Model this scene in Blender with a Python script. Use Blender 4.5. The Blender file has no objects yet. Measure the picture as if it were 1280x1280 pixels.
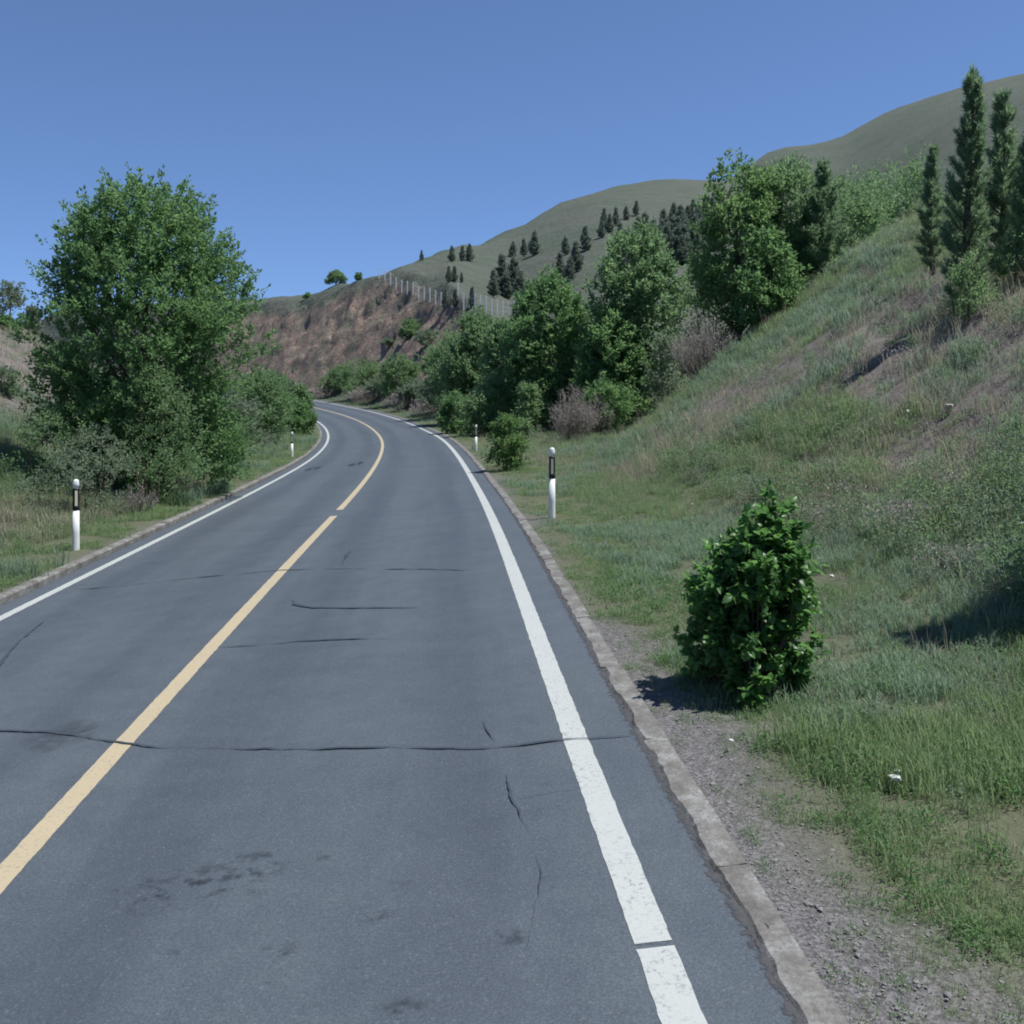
import bpy, math, random
import numpy as np
from mathutils import Vector

# ------------------------------------------------------------------ camera, sky, sun, exposure
scene = bpy.context.scene
COL = scene.collection
CAM_H, FPX, HOR = 2.6165, 1250.0, 486.5          # eye height, focal length and horizon row for a 1280 px frame
cam_data = bpy.data.cameras.new('camera')
cam = bpy.data.objects.new('camera', cam_data)
COL.objects.link(cam)
cam.location = (0, 0, CAM_H)
cam.rotation_euler = (math.radians(90), 0, 0)
cam_data.sensor_width = 36.0
cam_data.lens = FPX / 1280 * 36
cam_data.shift_y = -(640 - HOR) / 1280
cam_data.clip_start = 0.1
cam_data.clip_end = 6000
scene.camera = cam

SUN_EL, SUN_AZ = math.radians(67), math.radians(98)   # azimuth: clockwise from +Y (view direction)
world = bpy.data.worlds.new('World')
scene.world = world
world.use_nodes = True
wn, wl = world.node_tree.nodes, world.node_tree.links
wn.clear()
SKY_LIFT = 0.105
sky = wn.new('ShaderNodeTexSky')
sky.sky_type = 'NISHITA'
sky.sun_disc = False
sky.sun_elevation = SUN_EL
sky.sun_rotation = SUN_AZ
sky.altitude = 1300
sky.air_density = 0.7
sky.dust_density = 0.15
sky.ozone_density = 6.0
bg = wn.new('ShaderNodeBackground')
bg.inputs['Strength'].default_value = 0.104
wo = wn.new('ShaderNodeOutputWorld')
# the clear sky pales less towards the horizon than the model's: lift the looked-up elevation a little, all the way round
tc = wn.new('ShaderNodeTexCoord'); sx = wn.new('ShaderNodeSeparateXYZ'); cxyz = wn.new('ShaderNodeCombineXYZ')
ma = wn.new('ShaderNodeMath'); ma.operation = 'MULTIPLY_ADD'; ma.inputs[1].default_value = 1 - SKY_LIFT; ma.inputs[2].default_value = SKY_LIFT
wl.new(tc.outputs['Generated'], sx.inputs[0]); wl.new(sx.outputs[2], ma.inputs[0])
wl.new(sx.outputs[0], cxyz.inputs[0]); wl.new(sx.outputs[1], cxyz.inputs[1]); wl.new(ma.outputs[0], cxyz.inputs[2])
wl.new(cxyz.outputs[0], sky.inputs[0])
wl.new(sky.outputs[0], bg.inputs[0])
wl.new(bg.outputs[0], wo.inputs[0])

sun_data = bpy.data.lights.new('sun', 'SUN')
sun_data.energy = 3.7
sun_data.angle = math.radians(0.53)
sun_data.color = (1.0, 0.98, 0.945)
sun = bpy.data.objects.new('sun', sun_data)
COL.objects.link(sun)
sun_dir = Vector((math.sin(SUN_AZ) * math.cos(SUN_EL), math.cos(SUN_AZ) * math.cos(SUN_EL), math.sin(SUN_EL)))
sun.rotation_euler = sun_dir.to_track_quat('Z', 'Y').to_euler()
sun.location = sun_dir * 50

vs = scene.view_settings
vs.view_transform = 'Standard'
vs.look = 'None'
vs.exposure = 0.75
vs.gamma = 1.0
vs.use_curve_mapping = False
scene.render.engine = 'CYCLES'
scene.cycles.use_denoising = True
scene.cycles.max_bounces = 6
scene.cycles.diffuse_bounces = 4
scene.cycles.transmission_bounces = 4
scene.cycles.transparent_max_bounces = 6
scene.cycles.caustics_reflective = False
scene.cycles.caustics_refractive = False
scene.cycles.filter_width = 1.9

rng = np.random.default_rng(11)
random.seed(5)

# ------------------------------------------------------------------ numeric helpers
def _hash(ix, iy, seed):
    h = (ix.astype(np.int64) * 374761393 + iy.astype(np.int64) * 668265263 + seed * 974711) & 0x7fffffff
    h = ((h ^ (h >> 13)) * 1274126177) & 0x7fffffff
    return ((h ^ (h >> 16)) & 0xffff) / 65535.0

def vnoise(x, y, seed=0):
    x = np.asarray(x, float); y = np.asarray(y, float)
    ix, iy = np.floor(x), np.floor(y)
    fx, fy = x - ix, y - iy
    fx = fx * fx * (3 - 2 * fx); fy = fy * fy * (3 - 2 * fy)
    a = _hash(ix, iy, seed); b = _hash(ix + 1, iy, seed)
    c = _hash(ix, iy + 1, seed); d = _hash(ix + 1, iy + 1, seed)
    return (a + (b - a) * fx) * (1 - fy) + (c + (d - c) * fx) * fy

def fbm(x, y, seed=0, octs=4):
    v, amp, tot = 0.0, 1.0, 0.0
    for o in range(octs):
        v = v + amp * vnoise(np.asarray(x) * 2 ** o + 17.3 * o, np.asarray(y) * 2 ** o - 9.1 * o, seed + o)
        tot += amp; amp *= 0.5
    return v / tot                                 # 0..1

def worley(x, y, seed=0):
    """distance-free cell value: gives flat facets with sharp borders"""
    x = np.asarray(x, float); y = np.asarray(y, float); ix, iy = np.floor(x), np.floor(y)
    best = np.full(x.shape, 9.0); val = np.zeros(x.shape)
    for a in (-1, 0, 1):
        for b in (-1, 0, 1):
            cx, cy = ix + a, iy + b
            d = (cx + _hash(cx, cy, seed) - x) ** 2 + (cy + _hash(cx, cy, seed + 1) - y) ** 2
            m = d < best
            val = np.where(m, _hash(cx, cy, seed + 2), val); best = np.where(m, d, best)
    return val, np.sqrt(best)

def sstep(a, b, x):
    t = np.clip((np.asarray(x, float) - a) / (b - a), 0, 1)
    return t * t * (3 - 2 * t)

def splus(x, k):
    x = np.asarray(x, float)
    return k * np.logaddexp(0, x / k)

def smin(a, b, k):
    return -k * np.logaddexp(-a / k, -b / k)

def smax(a, b, k):
    return k * np.logaddexp(a / k, b / k)

def norm(v):
    return v / (np.linalg.norm(v, axis=-1, keepdims=True) + 1e-9)

# ------------------------------------------------------------------ road alignment
DS = 0.5
SK = np.array([0, 15, 30, 45, 55, 65, 75, 90, 110, 130.])
KAP = [-0.0027, 0.0009, 0.0013, 0.0018, 0.0033, 0.0041, 0.0047, 0.0049, 0.0045, 0.0043]
ZK = [0.0119, -0.01, -0.2514, -0.395, -0.4023, -0.4171, -0.2923, 0.0093, 0.4848, 1.1047]
KK = [0.0677, 0.0894, 0.0649, 0.083, 0.0851, 0.0565, 0.0468, 0.0434, 0.054, 0.0616]
S_ALL = np.arange(-40, 2000.01, DS)
i0 = int(round(40 / DS))
kap = np.interp(S_ALL, list(SK) + [175, 185], KAP + [0.0043, 0.0])
kap[S_ALL < 0] = 0
HD = np.zeros_like(S_ALL)
HD[i0:] = 0.0814 + np.cumsum(kap[i0:]) * DS
HD[:i0] = HD[i0]
CX = np.zeros_like(S_ALL); CY = np.zeros_like(S_ALL)
CX[i0:] = -2.3294 + np.cumsum(-np.sin(HD[i0:])) * DS
CY[i0:] = np.cumsum(np.cos(HD[i0:])) * DS
back = (S_ALL[:i0] - S_ALL[i0])
CX[:i0] = CX[i0] - np.sin(HD[i0]) * back
CY[:i0] = CY[i0] + np.cos(HD[i0]) * back
def _smooth(v, sig):
    n = int(4 * sig / DS); g = np.exp(-0.5 * (np.arange(-n, n + 1) * DS / sig) ** 2); g /= g.sum()
    return np.convolve(np.pad(v, n, mode='edge'), g, 'valid')
ZC = _smooth(np.interp(S_ALL, list(SK) + [160, 200], ZK + [1.9, 2.2]), 4.0)
KC = _smooth(np.interp(S_ALL, SK, KK), 5.0)

def ctr(s):
    """world x, y, heading, z and cross fall of the road axis"""
    return (np.interp(s, S_ALL, CX), np.interp(s, S_ALL, CY), np.interp(s, S_ALL, HD),
            np.interp(s, S_ALL, ZC), np.interp(s, S_ALL, KC))

def road_pt(s, u, dz=0.0):
    x, y, h, z, k = ctr(s)
    return np.stack([x + np.cos(h) * u, y + np.sin(h) * u, z + k * u + dz], -1)

def road_su(x, y):
    """nearest station and lateral offset (right positive)"""
    x = np.atleast_1d(np.asarray(x, float)); y = np.atleast_1d(np.asarray(y, float))
    so = np.empty_like(x); uo = np.empty_like(x)
    cs = slice(0, None, 4)
    for a in range(0, len(x), 4000):
        xx, yy = x[a:a + 4000, None], y[a:a + 4000, None]
        i = ((xx - CX[cs]) ** 2 + (yy - CY[cs]) ** 2).argmin(1) * 4
        h = HD[i]; dx = xx[:, 0] - CX[i]; dy = yy[:, 0] - CY[i]
        s = S_ALL[i] + (-np.sin(h) * dx + np.cos(h) * dy)
        px, py, h2, _, _ = ctr(s)
        dx = xx[:, 0] - px; dy = yy[:, 0] - py
        s = s + (-np.sin(h2) * dx + np.cos(h2) * dy)
        px, py, h2, _, _ = ctr(s)
        so[a:a + 4000] = s
        uo[a:a + 4000] = np.cos(h2) * (xx[:, 0] - px) + np.sin(h2) * (yy[:, 0] - py)
    return so, uo

EDGE = 3.665          # asphalt edge
KERB = 3.825          # outer edge of the kerb
KH_R, KH_L = 0.022, 0.12

# ------------------------------------------------------------------ terrain
PX1 = np.array([-400, 100, 300, 380, 410, 445, 480, 530, 560, 600, 640, 680, 720, 760, 800, 850, 900, 950, 1000, 1050, 1150, 1280, 1700.])
YS1 = np.array([392, 386, 380, 378, 368, 352, 345, 325, 316, 307, 290, 266, 247, 236, 230, 227, 229, 240, 260, 295, 330, 350, 360.])
DR1 = np.array([320, 300, 240, 195, 178, 160, 150, 168, 185, 220, 260, 280, 300, 312, 320, 330, 325, 318, 310, 300, 280, 250, 220.])
SL1 = np.array([.12, .12, .12, .12, .13, .15, .17, .215, .20, .205, .225, .24, .25, .255, .26, .265, .265, .26, .25, .24, .2, .18, .16])
PX2 = np.array([-400, 300, 700, 850, 900, 940, 960, 985, 1020, 1050, 1100, 1150, 1200, 1280, 1400, 1700.])
YS2 = np.array([420, 410, 345, 265, 228, 203, 190, 181, 178, 171, 148, 128, 113, 94, 74, 50.])

def hills(x, y):
    x = np.asarray(x, float); y = np.asarray(y, float)
    d = np.maximum(y, 5.0)
    px = 640 + FPX * x / d
    D = np.interp(px, PX1, DR1)
    top = CAM_H + (HOR - np.interp(px, PX1, YS1)) / FPX * D
    sl = np.interp(px, PX1, SL1)
    z1 = smin(top - sl * (D - d), top - 0.25 * (d - D), 1.5) + 1.0
    d2 = 640 + 60 * np.sin(px / 130.0)
    top2 = CAM_H + (HOR - np.interp(px, PX2, YS2)) / FPX * d2
    z2 = smin(top2 - 0.40 * (d2 - d), top2 - 0.1 * (d - d2), 8) + 5 - 70 * (1 - sstep(150, 430, d))
    z1 = z1 + (fbm(x / 24, y / 24, 91, 4) - .5) * 3.4 * sstep(130, 200, d)
    z2 = z2 + (fbm(x / 70, y / 70, 95, 4) - .5) * 14
    return np.maximum(z1, z2)

def ground_su(s, u, x, y):
    _, _, _, zr, kk = ctr(s)
    H = hills(x, y)
    # right side
    er = zr + kk * KERB + KH_R - 0.02
    ur = np.maximum(u - KERB, 0)
    bank = er + 0.03 * ur + 0.66 * splus(u - 7.6, 0.7) + (0.9 * (fbm(x / 4.5, y / 4.5, 31, 3) - 0.5) + 0.42 * (fbm(x / 1.3, y / 1.3, 33, 3) - 0.5)) * sstep(6.5, 10, u)
    plate = 10.0 + 0.06 * (u - 22) + 1.2 * (fbm(x / 9, y / 9, 3, 3) - 0.5)
    send = 35 + 6 * sstep(9, 18, u) - 3 * sstep(22, 40, u)
    spur = smin(bank, plate, 0.5) - 0.85 * splus(s - send, 1.2)
    floor = er + 0.02 * ur + 0.10 * splus(u - 8, 1.5) + 0.3 * splus(u - 40, 5)
    msl = (0.8 + 0.6 * sstep(90, 106, s)) * sstep(66, 84, s)
    wv, wd_ = worley(s / 3.6 + fbm(s / 3, u / 3, 4, 2), u / 2.4, 3); wv2, _ = worley(s / 1.5, u / 1.1, 13)
    rockn = ((fbm(s / 5.0, u / 2.6, 7, 4) - 0.5) * 2.0 + (wv - 0.5) * 1.0 + (wv2 - .5) * 0.6) * sstep(70, 84, s) * sstep(6.6, 9.5, u)
    wall = floor + msl * splus(u - 6.6 + 0.8 * (fbm(s / 6.0, u * 0 + 3.1, 21, 2) - .5), 0.35) + rockn
    right = smax(spur, smin(wall, smax(H + (fbm(x / 6, y / 6, 13, 3) - .5) * 1.0, floor + 2.0 - 300 * sstep(60, 110, y), 0.8), 0.7), 0.02 + 0.33 * sstep(7, 11, u))
    # left side
    v = -u
    el = zr - kk * KERB + KH_L - 0.02
    vl = np.maximum(v - KERB, 0)
    bl = smin(0.52 * splus(v - 8.0, 0.8), 6.6 + 0.05 * v + 1.4 * (fbm(x / 7, y / 7, 5, 3) - .5), 0.6) * (1 - sstep(58, 95, s))
    left = el + 0.02 * vl + bl
    left = np.where(s > 100, smax(left, np.minimum(H, left + 0.25 * splus(v - 14, 2)), 0.8), left)
    side = np.where(u >= 0, right, left)
    inner = zr + kk * u - 0.14
    au = np.abs(u)
    z = np.where(au < EDGE + 0.05, inner, side)
    z = z - 0.55 * scar_mask(x, y)
    z = z + np.where(au > KERB + 0.25, (fbm(x / 0.9, y / 0.9, 41, 3) - 0.5) * 0.10, 0)
    return z

SCAR = [((1062, 31.5), (1085, 31.5)), ((1100, 30.0), (1130, 29.5)), ((1085, 31.5), (1100, 30.0)), ((1120, 24.5), (1150, 23.5)), ((1005, 17.5), (1018, 17.0))]
def scar_mask(x, y):
    m = 0.0
    for (pa, da), (pb, db) in SCAR:
        a = np.array([(pa - 640) / FPX * da, da]); b = np.array([(pb - 640) / FPX * db, db]); ab = b - a
        t = np.clip(((x - a[0]) * ab[0] + (y - a[1]) * ab[1]) / (ab @ ab), 0, 1)
        dd = np.hypot(x - a[0] - t * ab[0], y - a[1] - t * ab[1])
        m = np.maximum(m, 1 - sstep(0.25, 0.75, dd + 0.3 * (vnoise(x * 2.1, y * 2.1, 8) - .5)))
    return m

def ground_z(x, y):
    s, u = road_su(x, y)
    return ground_su(s, u, np.atleast_1d(np.asarray(x, float)), np.atleast_1d(np.asarray(y, float)))

def place(px, d):
    """ground point seen in column px (1280 frame) at depth d"""
    x = (px - 640) / FPX * d
    return np.array([x, d, float(ground_z(x, d)[0])])

def height_to(py, d, z):
    return CAM_H + (HOR - py) * d / FPX - z

def on_road(px, py):
    z = 0.0
    for _ in range(8):
        d = (CAM_H - z) * FPX / (py - HOR)
        x = (px - 640) / FPX * d
        s, u = road_su(x, d)
        _, _, _, zr, kk = ctr(s)
        z = float(zr[0] + kk[0] * u[0])
    return float(s[0]), float(u[0])

# ------------------------------------------------------------------ mesh helpers
def mesh_np(name, verts, faces, mats=(), mat_idx=None, smooth=False, attrs=None):
    """faces: (n,3) or (n,4) int array"""
    me = bpy.data.meshes.new(name)
    verts = np.ascontiguousarray(verts, dtype=np.float32); faces = np.ascontiguousarray(faces, dtype=np.int32)
    n, k = faces.shape
    me.vertices.add(len(verts)); me.vertices.foreach_set('co', verts.ravel())
    me.loops.add(n * k); me.loops.foreach_set('vertex_index', faces.ravel())
    me.polygons.add(n)
    me.polygons.foreach_set('loop_start', np.arange(0, n * k, k, dtype=np.int32))
    me.polygons.foreach_set('loop_total', np.full(n, k, dtype=np.int32))
    for m in mats: me.materials.append(m)
    if mat_idx is not None: me.polygons.foreach_set('material_index', np.asarray(mat_idx, dtype=np.int32))
    me.polygons.foreach_set('use_smooth', np.full(n, smooth, dtype=bool))
    if attrs:
        for an, av in attrs.items():
            at = me.attributes.new(an, 'FLOAT', 'POINT'); at.data.foreach_set('value', np.asarray(av, dtype=np.float32))
    me.update(); me.validate()
    return me

def link(name, me, parent=None, loc=None):
    o = bpy.data.objects.new(name, me)
    COL.objects.link(o)
    if parent is not None: o.parent = parent
    if loc is not None: o.location = loc
    return o

def tag(o, label=None, cat=None, group=None, kind=None):
    if label: o['label'] = label
    if cat: o['category'] = cat
    if group: o['group'] = group
    if kind: o['kind'] = kind
    return o

def thing(name, loc, label, cat, group=None, rz=0.0, scale=1.0):
    o = bpy.data.objects.new(name, None)
    COL.objects.link(o)
    o.empty_display_size = 0.2
    o.location = loc; o.rotation_euler = (0, 0, rz); o.scale = (scale,) * 3
    return tag(o, label, cat, group)

class Geo:
    """collects quads"""
    def __init__(self): self.v, self.f, self.n = [], [], 0
    def add(self, v, f):
        self.v.append(np.asarray(v, float)); self.f.append(np.asarray(f, int) + self.n); self.n += len(v)
    def tube(self, pts, rad, sides=6, cap=True):
        pts = np.asarray(pts, float); rad = np.asarray(rad, float); n = len(pts)
        t = np.gradient(pts, axis=0); t = norm(t)
        ref = np.array([0.31, 0.17, 0.93]) if abs(t[0, 2]) < 0.8 else np.array([0.93, 0.3, 0.1])
        a = norm(np.cross(t, ref)); b = np.cross(t, a)
        th = np.arange(sides) / sides * 2 * np.pi
        ring = pts[:, None] + rad[:, None, None] * (a[:, None] * np.cos(th)[None, :, None] + b[:, None] * np.sin(th)[None, :, None])
        v = ring.reshape(-1, 3)
        i = np.arange(n - 1)[:, None] * sides; j = np.arange(sides)[None, :]; j2 = (j + 1) % sides
        f = np.stack([i + j, i + j2, i + sides + j2, i + sides + j], -1).reshape(-1, 4)
        self.add(v, f)
    def box(self, c, s, rz=0):
        x, y, z = np.array(s) / 2
        v = np.array([(-x, -y, -z), (x, -y, -z), (x, y, -z), (-x, y, -z), (-x, -y, z), (x, -y, z), (x, y, z), (-x, y, z)])
        ca, sa = math.cos(rz), math.sin(rz)
        v = v @ np.array([(ca, sa, 0), (-sa, ca, 0), (0, 0, 1)]) + np.array(c)
        self.add(v, [(0, 3, 2, 1), (4, 5, 6, 7), (0, 1, 5, 4), (1, 2, 6, 5), (2, 3, 7, 6), (3, 0, 4, 7)])
    def mesh(self, name, mat, smooth=True):
        return mesh_np(name, np.concatenate(self.v), np.concatenate(self.f), [mat], smooth=smooth)

# ------------------------------------------------------------------ materials
def new_mat(name):
    m = bpy.data.materials.new(name); m.use_nodes = True
    nt = m.node_tree; nt.nodes.clear()
    out = nt.nodes.new('ShaderNodeOutputMaterial')
    return m, nt, out

class NT:
    def __init__(self, nt): self.nt = nt; self.geo = None
    def n(self, t, **kw):
        nd = self.nt.nodes.new(t)
        for k, v in kw.items(): setattr(nd, k, v)
        return nd
    def l(self, a, b): self.nt.links.new(a, b)
    def pos(self):
        if self.geo is None: self.geo = self.n('ShaderNodeNewGeometry')
        return self.geo.outputs['Position']
    def noise(self, scale, detail=4, rough=0.6, vec=None, out='Fac', dist=0.0):
        nd = self.n('ShaderNodeTexNoise')
        nd.inputs['Scale'].default_value = scale; nd.inputs['Detail'].default_value = detail
        nd.inputs['Roughness'].default_value = rough; nd.inputs['Distortion'].default_value = dist
        self.l(vec if vec is not None else self.pos(), nd.inputs['Vector'])
        return nd.outputs[out]
    def ramp(self, fac, stops, interp='LINEAR'):
        nd = self.n('ShaderNodeValToRGB'); cr = nd.color_ramp; cr.interpolation = interp
        while len(cr.elements) < len(stops): cr.elements.new(0.5)
        for e, (p, c) in zip(cr.elements, stops):
            e.position = p; e.color = (c if len(c) == 4 else (*c, 1)) if not isinstance(c, (int, float)) else (c, c, c, 1)
        self.l(fac, nd.inputs[0]); return nd.outputs['Color']
    def mix(self, fac, a, b, mode='MIX'):
        nd = self.n('ShaderNodeMix', data_type='RGBA', blend_type=mode)
        for sock, v in ((nd.inputs[0], fac), (nd.inputs[6], a), (nd.inputs[7], b)):
            if hasattr(v, 'is_linked'): self.l(v, sock)
            elif isinstance(v, (int, float)): sock.default_value = v
            else: sock.default_value = (*v, 1)
        return nd.outputs[2]
    def math(self, op, a, b=None, clamp=False):
        nd = self.n('ShaderNodeMath', operation=op); nd.use_clamp = clamp
        for i, v in enumerate((a, b)):
            if v is None: continue
            if hasattr(v, 'is_linked'): self.l(v, nd.inputs[i])
            else: nd.inputs[i].default_value = v
        return nd.outputs[0]
    def attr(self, name):
        nd = self.n('ShaderNodeAttribute'); nd.attribute_name = name
        return nd.outputs['Fac']
    def scaled(self, sx, sy, sz):
        nd = self.n('ShaderNodeMapping'); nd.inputs['Scale'].default_value = (sx, sy, sz)
        self.l(self.pos(), nd.inputs['Vector']); return nd.outputs[0]
    def bump(self, h, strength, dist):
        nd = self.n('ShaderNodeBump'); nd.inputs['Strength'].default_value = strength; nd.inputs['Distance'].default_value = dist
        self.l(h, nd.inputs['Height']); return nd.outputs[0]
    def bsdf(self, col, rough=0.8, spec=0.3, normal=None):
        nd = self.n('ShaderNodeBsdfPrincipled')
        if hasattr(col, 'is_linked'): self.l(col, nd.inputs['Base Color'])
        else: nd.inputs['Base Color'].default_value = (*col, 1)
        if hasattr(rough, 'is_linked'): self.l(rough, nd.inputs['Roughness'])
        else: nd.inputs['Roughness'].default_value = rough
        nd.inputs['Specular IOR Level'].default_value = spec
        if normal is not None: self.l(normal, nd.inputs['Normal'])
        return nd

def simple_mat(name, col, rough=0.7, spec=0.3, var=0.15, scale=6.0, bump=0.0):
    m, nt, out = new_mat(name); t = NT(nt)
    f = t.noise(scale, 5)
    c = t.mix(f, tuple(x * (1 - var) for x in col), tuple(min(x * (1 + var), 1) for x in col))
    nrm = t.bump(t.noise(scale * 6, 4), bump, 0.02) if bump else None
    t.l(t.bsdf(c, rough, spec, nrm).outputs[0], out.inputs[0]); return m

def leaf_mat(name, dark, light, trans=0.35, rough=0.5, spec=0.25, patch=0.6):
    m, nt, out = new_mat(name); t = NT(nt)
    f = t.attr('tint')
    big = t.noise(patch, 3)
    f2 = t.math('ADD', t.math('MULTIPLY', f, 0.65), t.math('MULTIPLY', big, 0.4), True)
    c = t.ramp(f2, [(0.1, dark), (0.9, light)])
    b = t.bsdf(c, rough, spec)
    tr = t.n('ShaderNodeBsdfTranslucent')
    t.l(t.mix(0.5, c, tuple(min(1, x * 1.5) for x in light)), tr.inputs['Color'])
    ms = t.n('ShaderNodeMixShader'); ms.inputs[0].default_value = trans
    t.l(b.outputs[0], ms.inputs[1]); t.l(tr.outputs[0], ms.inputs[2]); t.l(ms.outputs[0], out.inputs[0])
    return m

M = {}
# asphalt -----------------------------------------------------------
m, nt, out = new_mat('asphalt'); t = NT(nt)
su = t.n('ShaderNodeCombineXYZ'); t.l(t.attr('su_u'), su.inputs[0]); t.l(t.math('MULTIPLY', t.attr('su_s'), 0.045), su.inputs[1])
streak = t.noise(1.5, 5, 0.62, su.outputs[0])
fine = t.noise(75, 3, 0.75)
agg = t.n('ShaderNodeTexVoronoi'); agg.inputs['Scale'].default_value = 95; t.l(t.pos(), agg.inputs['Vector'])
big = t.noise(0.35, 4, 0.6)
mid = t.noise(2.6, 5, 0.65)
c = t.ramp(streak, [(0.3, (0.047, 0.061, 0.078)), (0.7, (0.094, 0.111, 0.129))])
c = t.mix(0.55, c, t.ramp(big, [(0.3, (0.053, 0.068, 0.085)), (0.7, (0.090, 0.106, 0.123))]))
c = t.mix(0.5, c, t.ramp(mid, [(0.3, (0.057, 0.071, 0.088)), (0.7, (0.088, 0.105, 0.121))]))
lane = t.math('ABSOLUTE', t.math('SUBTRACT', t.math('ABSOLUTE', t.attr('su_u')), 1.62))
lane = t.math('ABSOLUTE', t.math('SUBTRACT', lane, 0.82))
lane = t.math('ADD', lane, t.math('MULTIPLY', t.math('SUBTRACT', streak, 0.5), 0.9))
c = t.mix(t.ramp(lane, [(0.12, 0.0), (0.55, 1.0)]), t.mix(1.0, c, (0.90, 0.91, 0.93), 'MULTIPLY'), t.mix(1.0, c, (1.10, 1.10, 1.08), 'MULTIPLY'))
c = t.mix(t.ramp(fine, [(0.42, 0), (0.72, 1)]), t.mix(1.0, c, (0.76, 0.76, 0.77), 'MULTIPLY'), t.mix(1.0, c, (1.24, 1.23, 1.22), 'MULTIPLY'))
agc = t.n('ShaderNodeSeparateColor'); t.l(agg.outputs['Color'], agc.inputs[0])
c = t.mix(t.ramp(agc.outputs[0], [(0.94, 0), (0.99, 0.2)]), c, (0.2, 0.21, 0.22))
c = t.mix(t.ramp(agc.outputs[1], [(0.93, 0), (0.98, 0.35)]), c, (0.04, 0.045, 0.052))
spots = t.ramp(t.noise(7.5, 3, 0.5), [(0.70, 0), (0.80, 0.35)])
c = t.mix(spots, c, (0.035, 0.04, 0.05))
nrm = t.bump(t.math('ADD', fine, t.math('MULTIPLY', agg.outputs['Distance'], 0.6)), 0.35, 0.006)
t.l(t.bsdf(c, 0.72, 0.3, nrm).outputs[0], out.inputs[0]); M['asphalt'] = m

def paint_mat(name, col, under, wear):
    m, nt, out = new_mat(name); t = NT(nt)
    f = t.noise(38, 5, 0.75); g = t.noise(3.0, 4)
    c = t.mix(t.noise(1.2, 3), tuple(x * 0.9 for x in col), col)
    c = t.mix(t.ramp(t.noise(220, 2), [(0.3, 0.0), (0.7, 0.25)]), c, tuple(x * 0.7 for x in col))
    w = t.math('MULTIPLY', t.ramp(f, [(wear, 0), (wear + 0.1, 1)]), t.ramp(g, [(0.35, 0.15), (0.7, 0.9)]))
    c = t.mix(w, c, under)
    t.l(t.bsdf(c, 0.6, 0.3, t.bump(f, 0.2, 0.004)).outputs[0], out.inputs[0]); return m
M['white_paint'] = paint_mat('white_paint', (0.425, 0.445, 0.42), (0.14, 0.155, 0.17), 0.53)
M['yellow_paint'] = paint_mat('yellow_paint', (0.43, 0.36, 0.235), (0.15, 0.15, 0.15), 0.54)
M['tar'] = simple_mat('tar', (0.042, 0.052, 0.065), 0.55, 0.4, 0.3, 9)
M['edge_dirt'] = None

def stain_mat(name, col, lo, hi, scale):
    m, nt, out = new_mat(name); t = NT(nt)
    b = t.bsdf(col, 0.7, 0.3); tr = t.n('ShaderNodeBsdfTransparent')
    f = t.math('MULTIPLY', t.attr('edge'), t.ramp(t.noise(scale, 4, 0.65), [(lo, 0), (hi, 0.75)]))
    ms = t.n('ShaderNodeMixShader'); t.l(f, ms.inputs[0]); t.l(tr.outputs[0], ms.inputs[1]); t.l(b.outputs[0], ms.inputs[2])
    t.l(ms.outputs[0], out.inputs[0]); return m
def dirt_mat():
    m, nt, out = new_mat('edge_dirt'); t = NT(nt)
    b = t.bsdf(t.mix(t.noise(30, 4), (0.045, 0.048, 0.052), (0.10, 0.10, 0.10)), 0.95, 0.1); tr = t.n('ShaderNodeBsdfTransparent')
    f = t.math('ADD', t.attr('edge'), t.math('MULTIPLY', t.math('SUBTRACT', t.noise(14, 6, 0.75), 0.5), 2.2))
    f = t.ramp(f, [(0.38, 0), (0.62, 0.95)])
    ms = t.n('ShaderNodeMixShader'); t.l(f, ms.inputs[0]); t.l(tr.outputs[0], ms.inputs[1]); t.l(b.outputs[0], ms.inputs[2])
    t.l(ms.outputs[0], out.inputs[0]); return m
M['edge_dirt'] = dirt_mat()
M['oil'] = stain_mat('oil', (0.034, 0.040, 0.050), 0.50, 0.78, 9.0)
M['smudge'] = stain_mat('smudge', (0.05, 0.058, 0.07), 0.35, 0.75, 5.0)
M['rubber'] = stain_mat('rubber', (0.035, 0.04, 0.05), 0.2, 0.6, 3.0)

# kerb concrete
m, nt, out = new_mat('kerb_concrete'); t = NT(nt)
a = t.noise(5, 5, 0.65); b_ = t.noise(45, 4, 0.7)
c = t.ramp(a, [(0.33, (0.120, 0.112, 0.098)), (0.5, (0.185, 0.180, 0.165)), (0.66, (0.285, 0.285, 0.268))])
c = t.mix(t.ramp(b_, [(0.4, 0.0), (0.7, 0.75)]), c, (0.10, 0.095, 0.092))
t.l(t.bsdf(c, 0.9, 0.15, t.bump(b_, 0.6, 0.012)).outputs[0], out.inputs[0]); M['kerb'] = m

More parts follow.
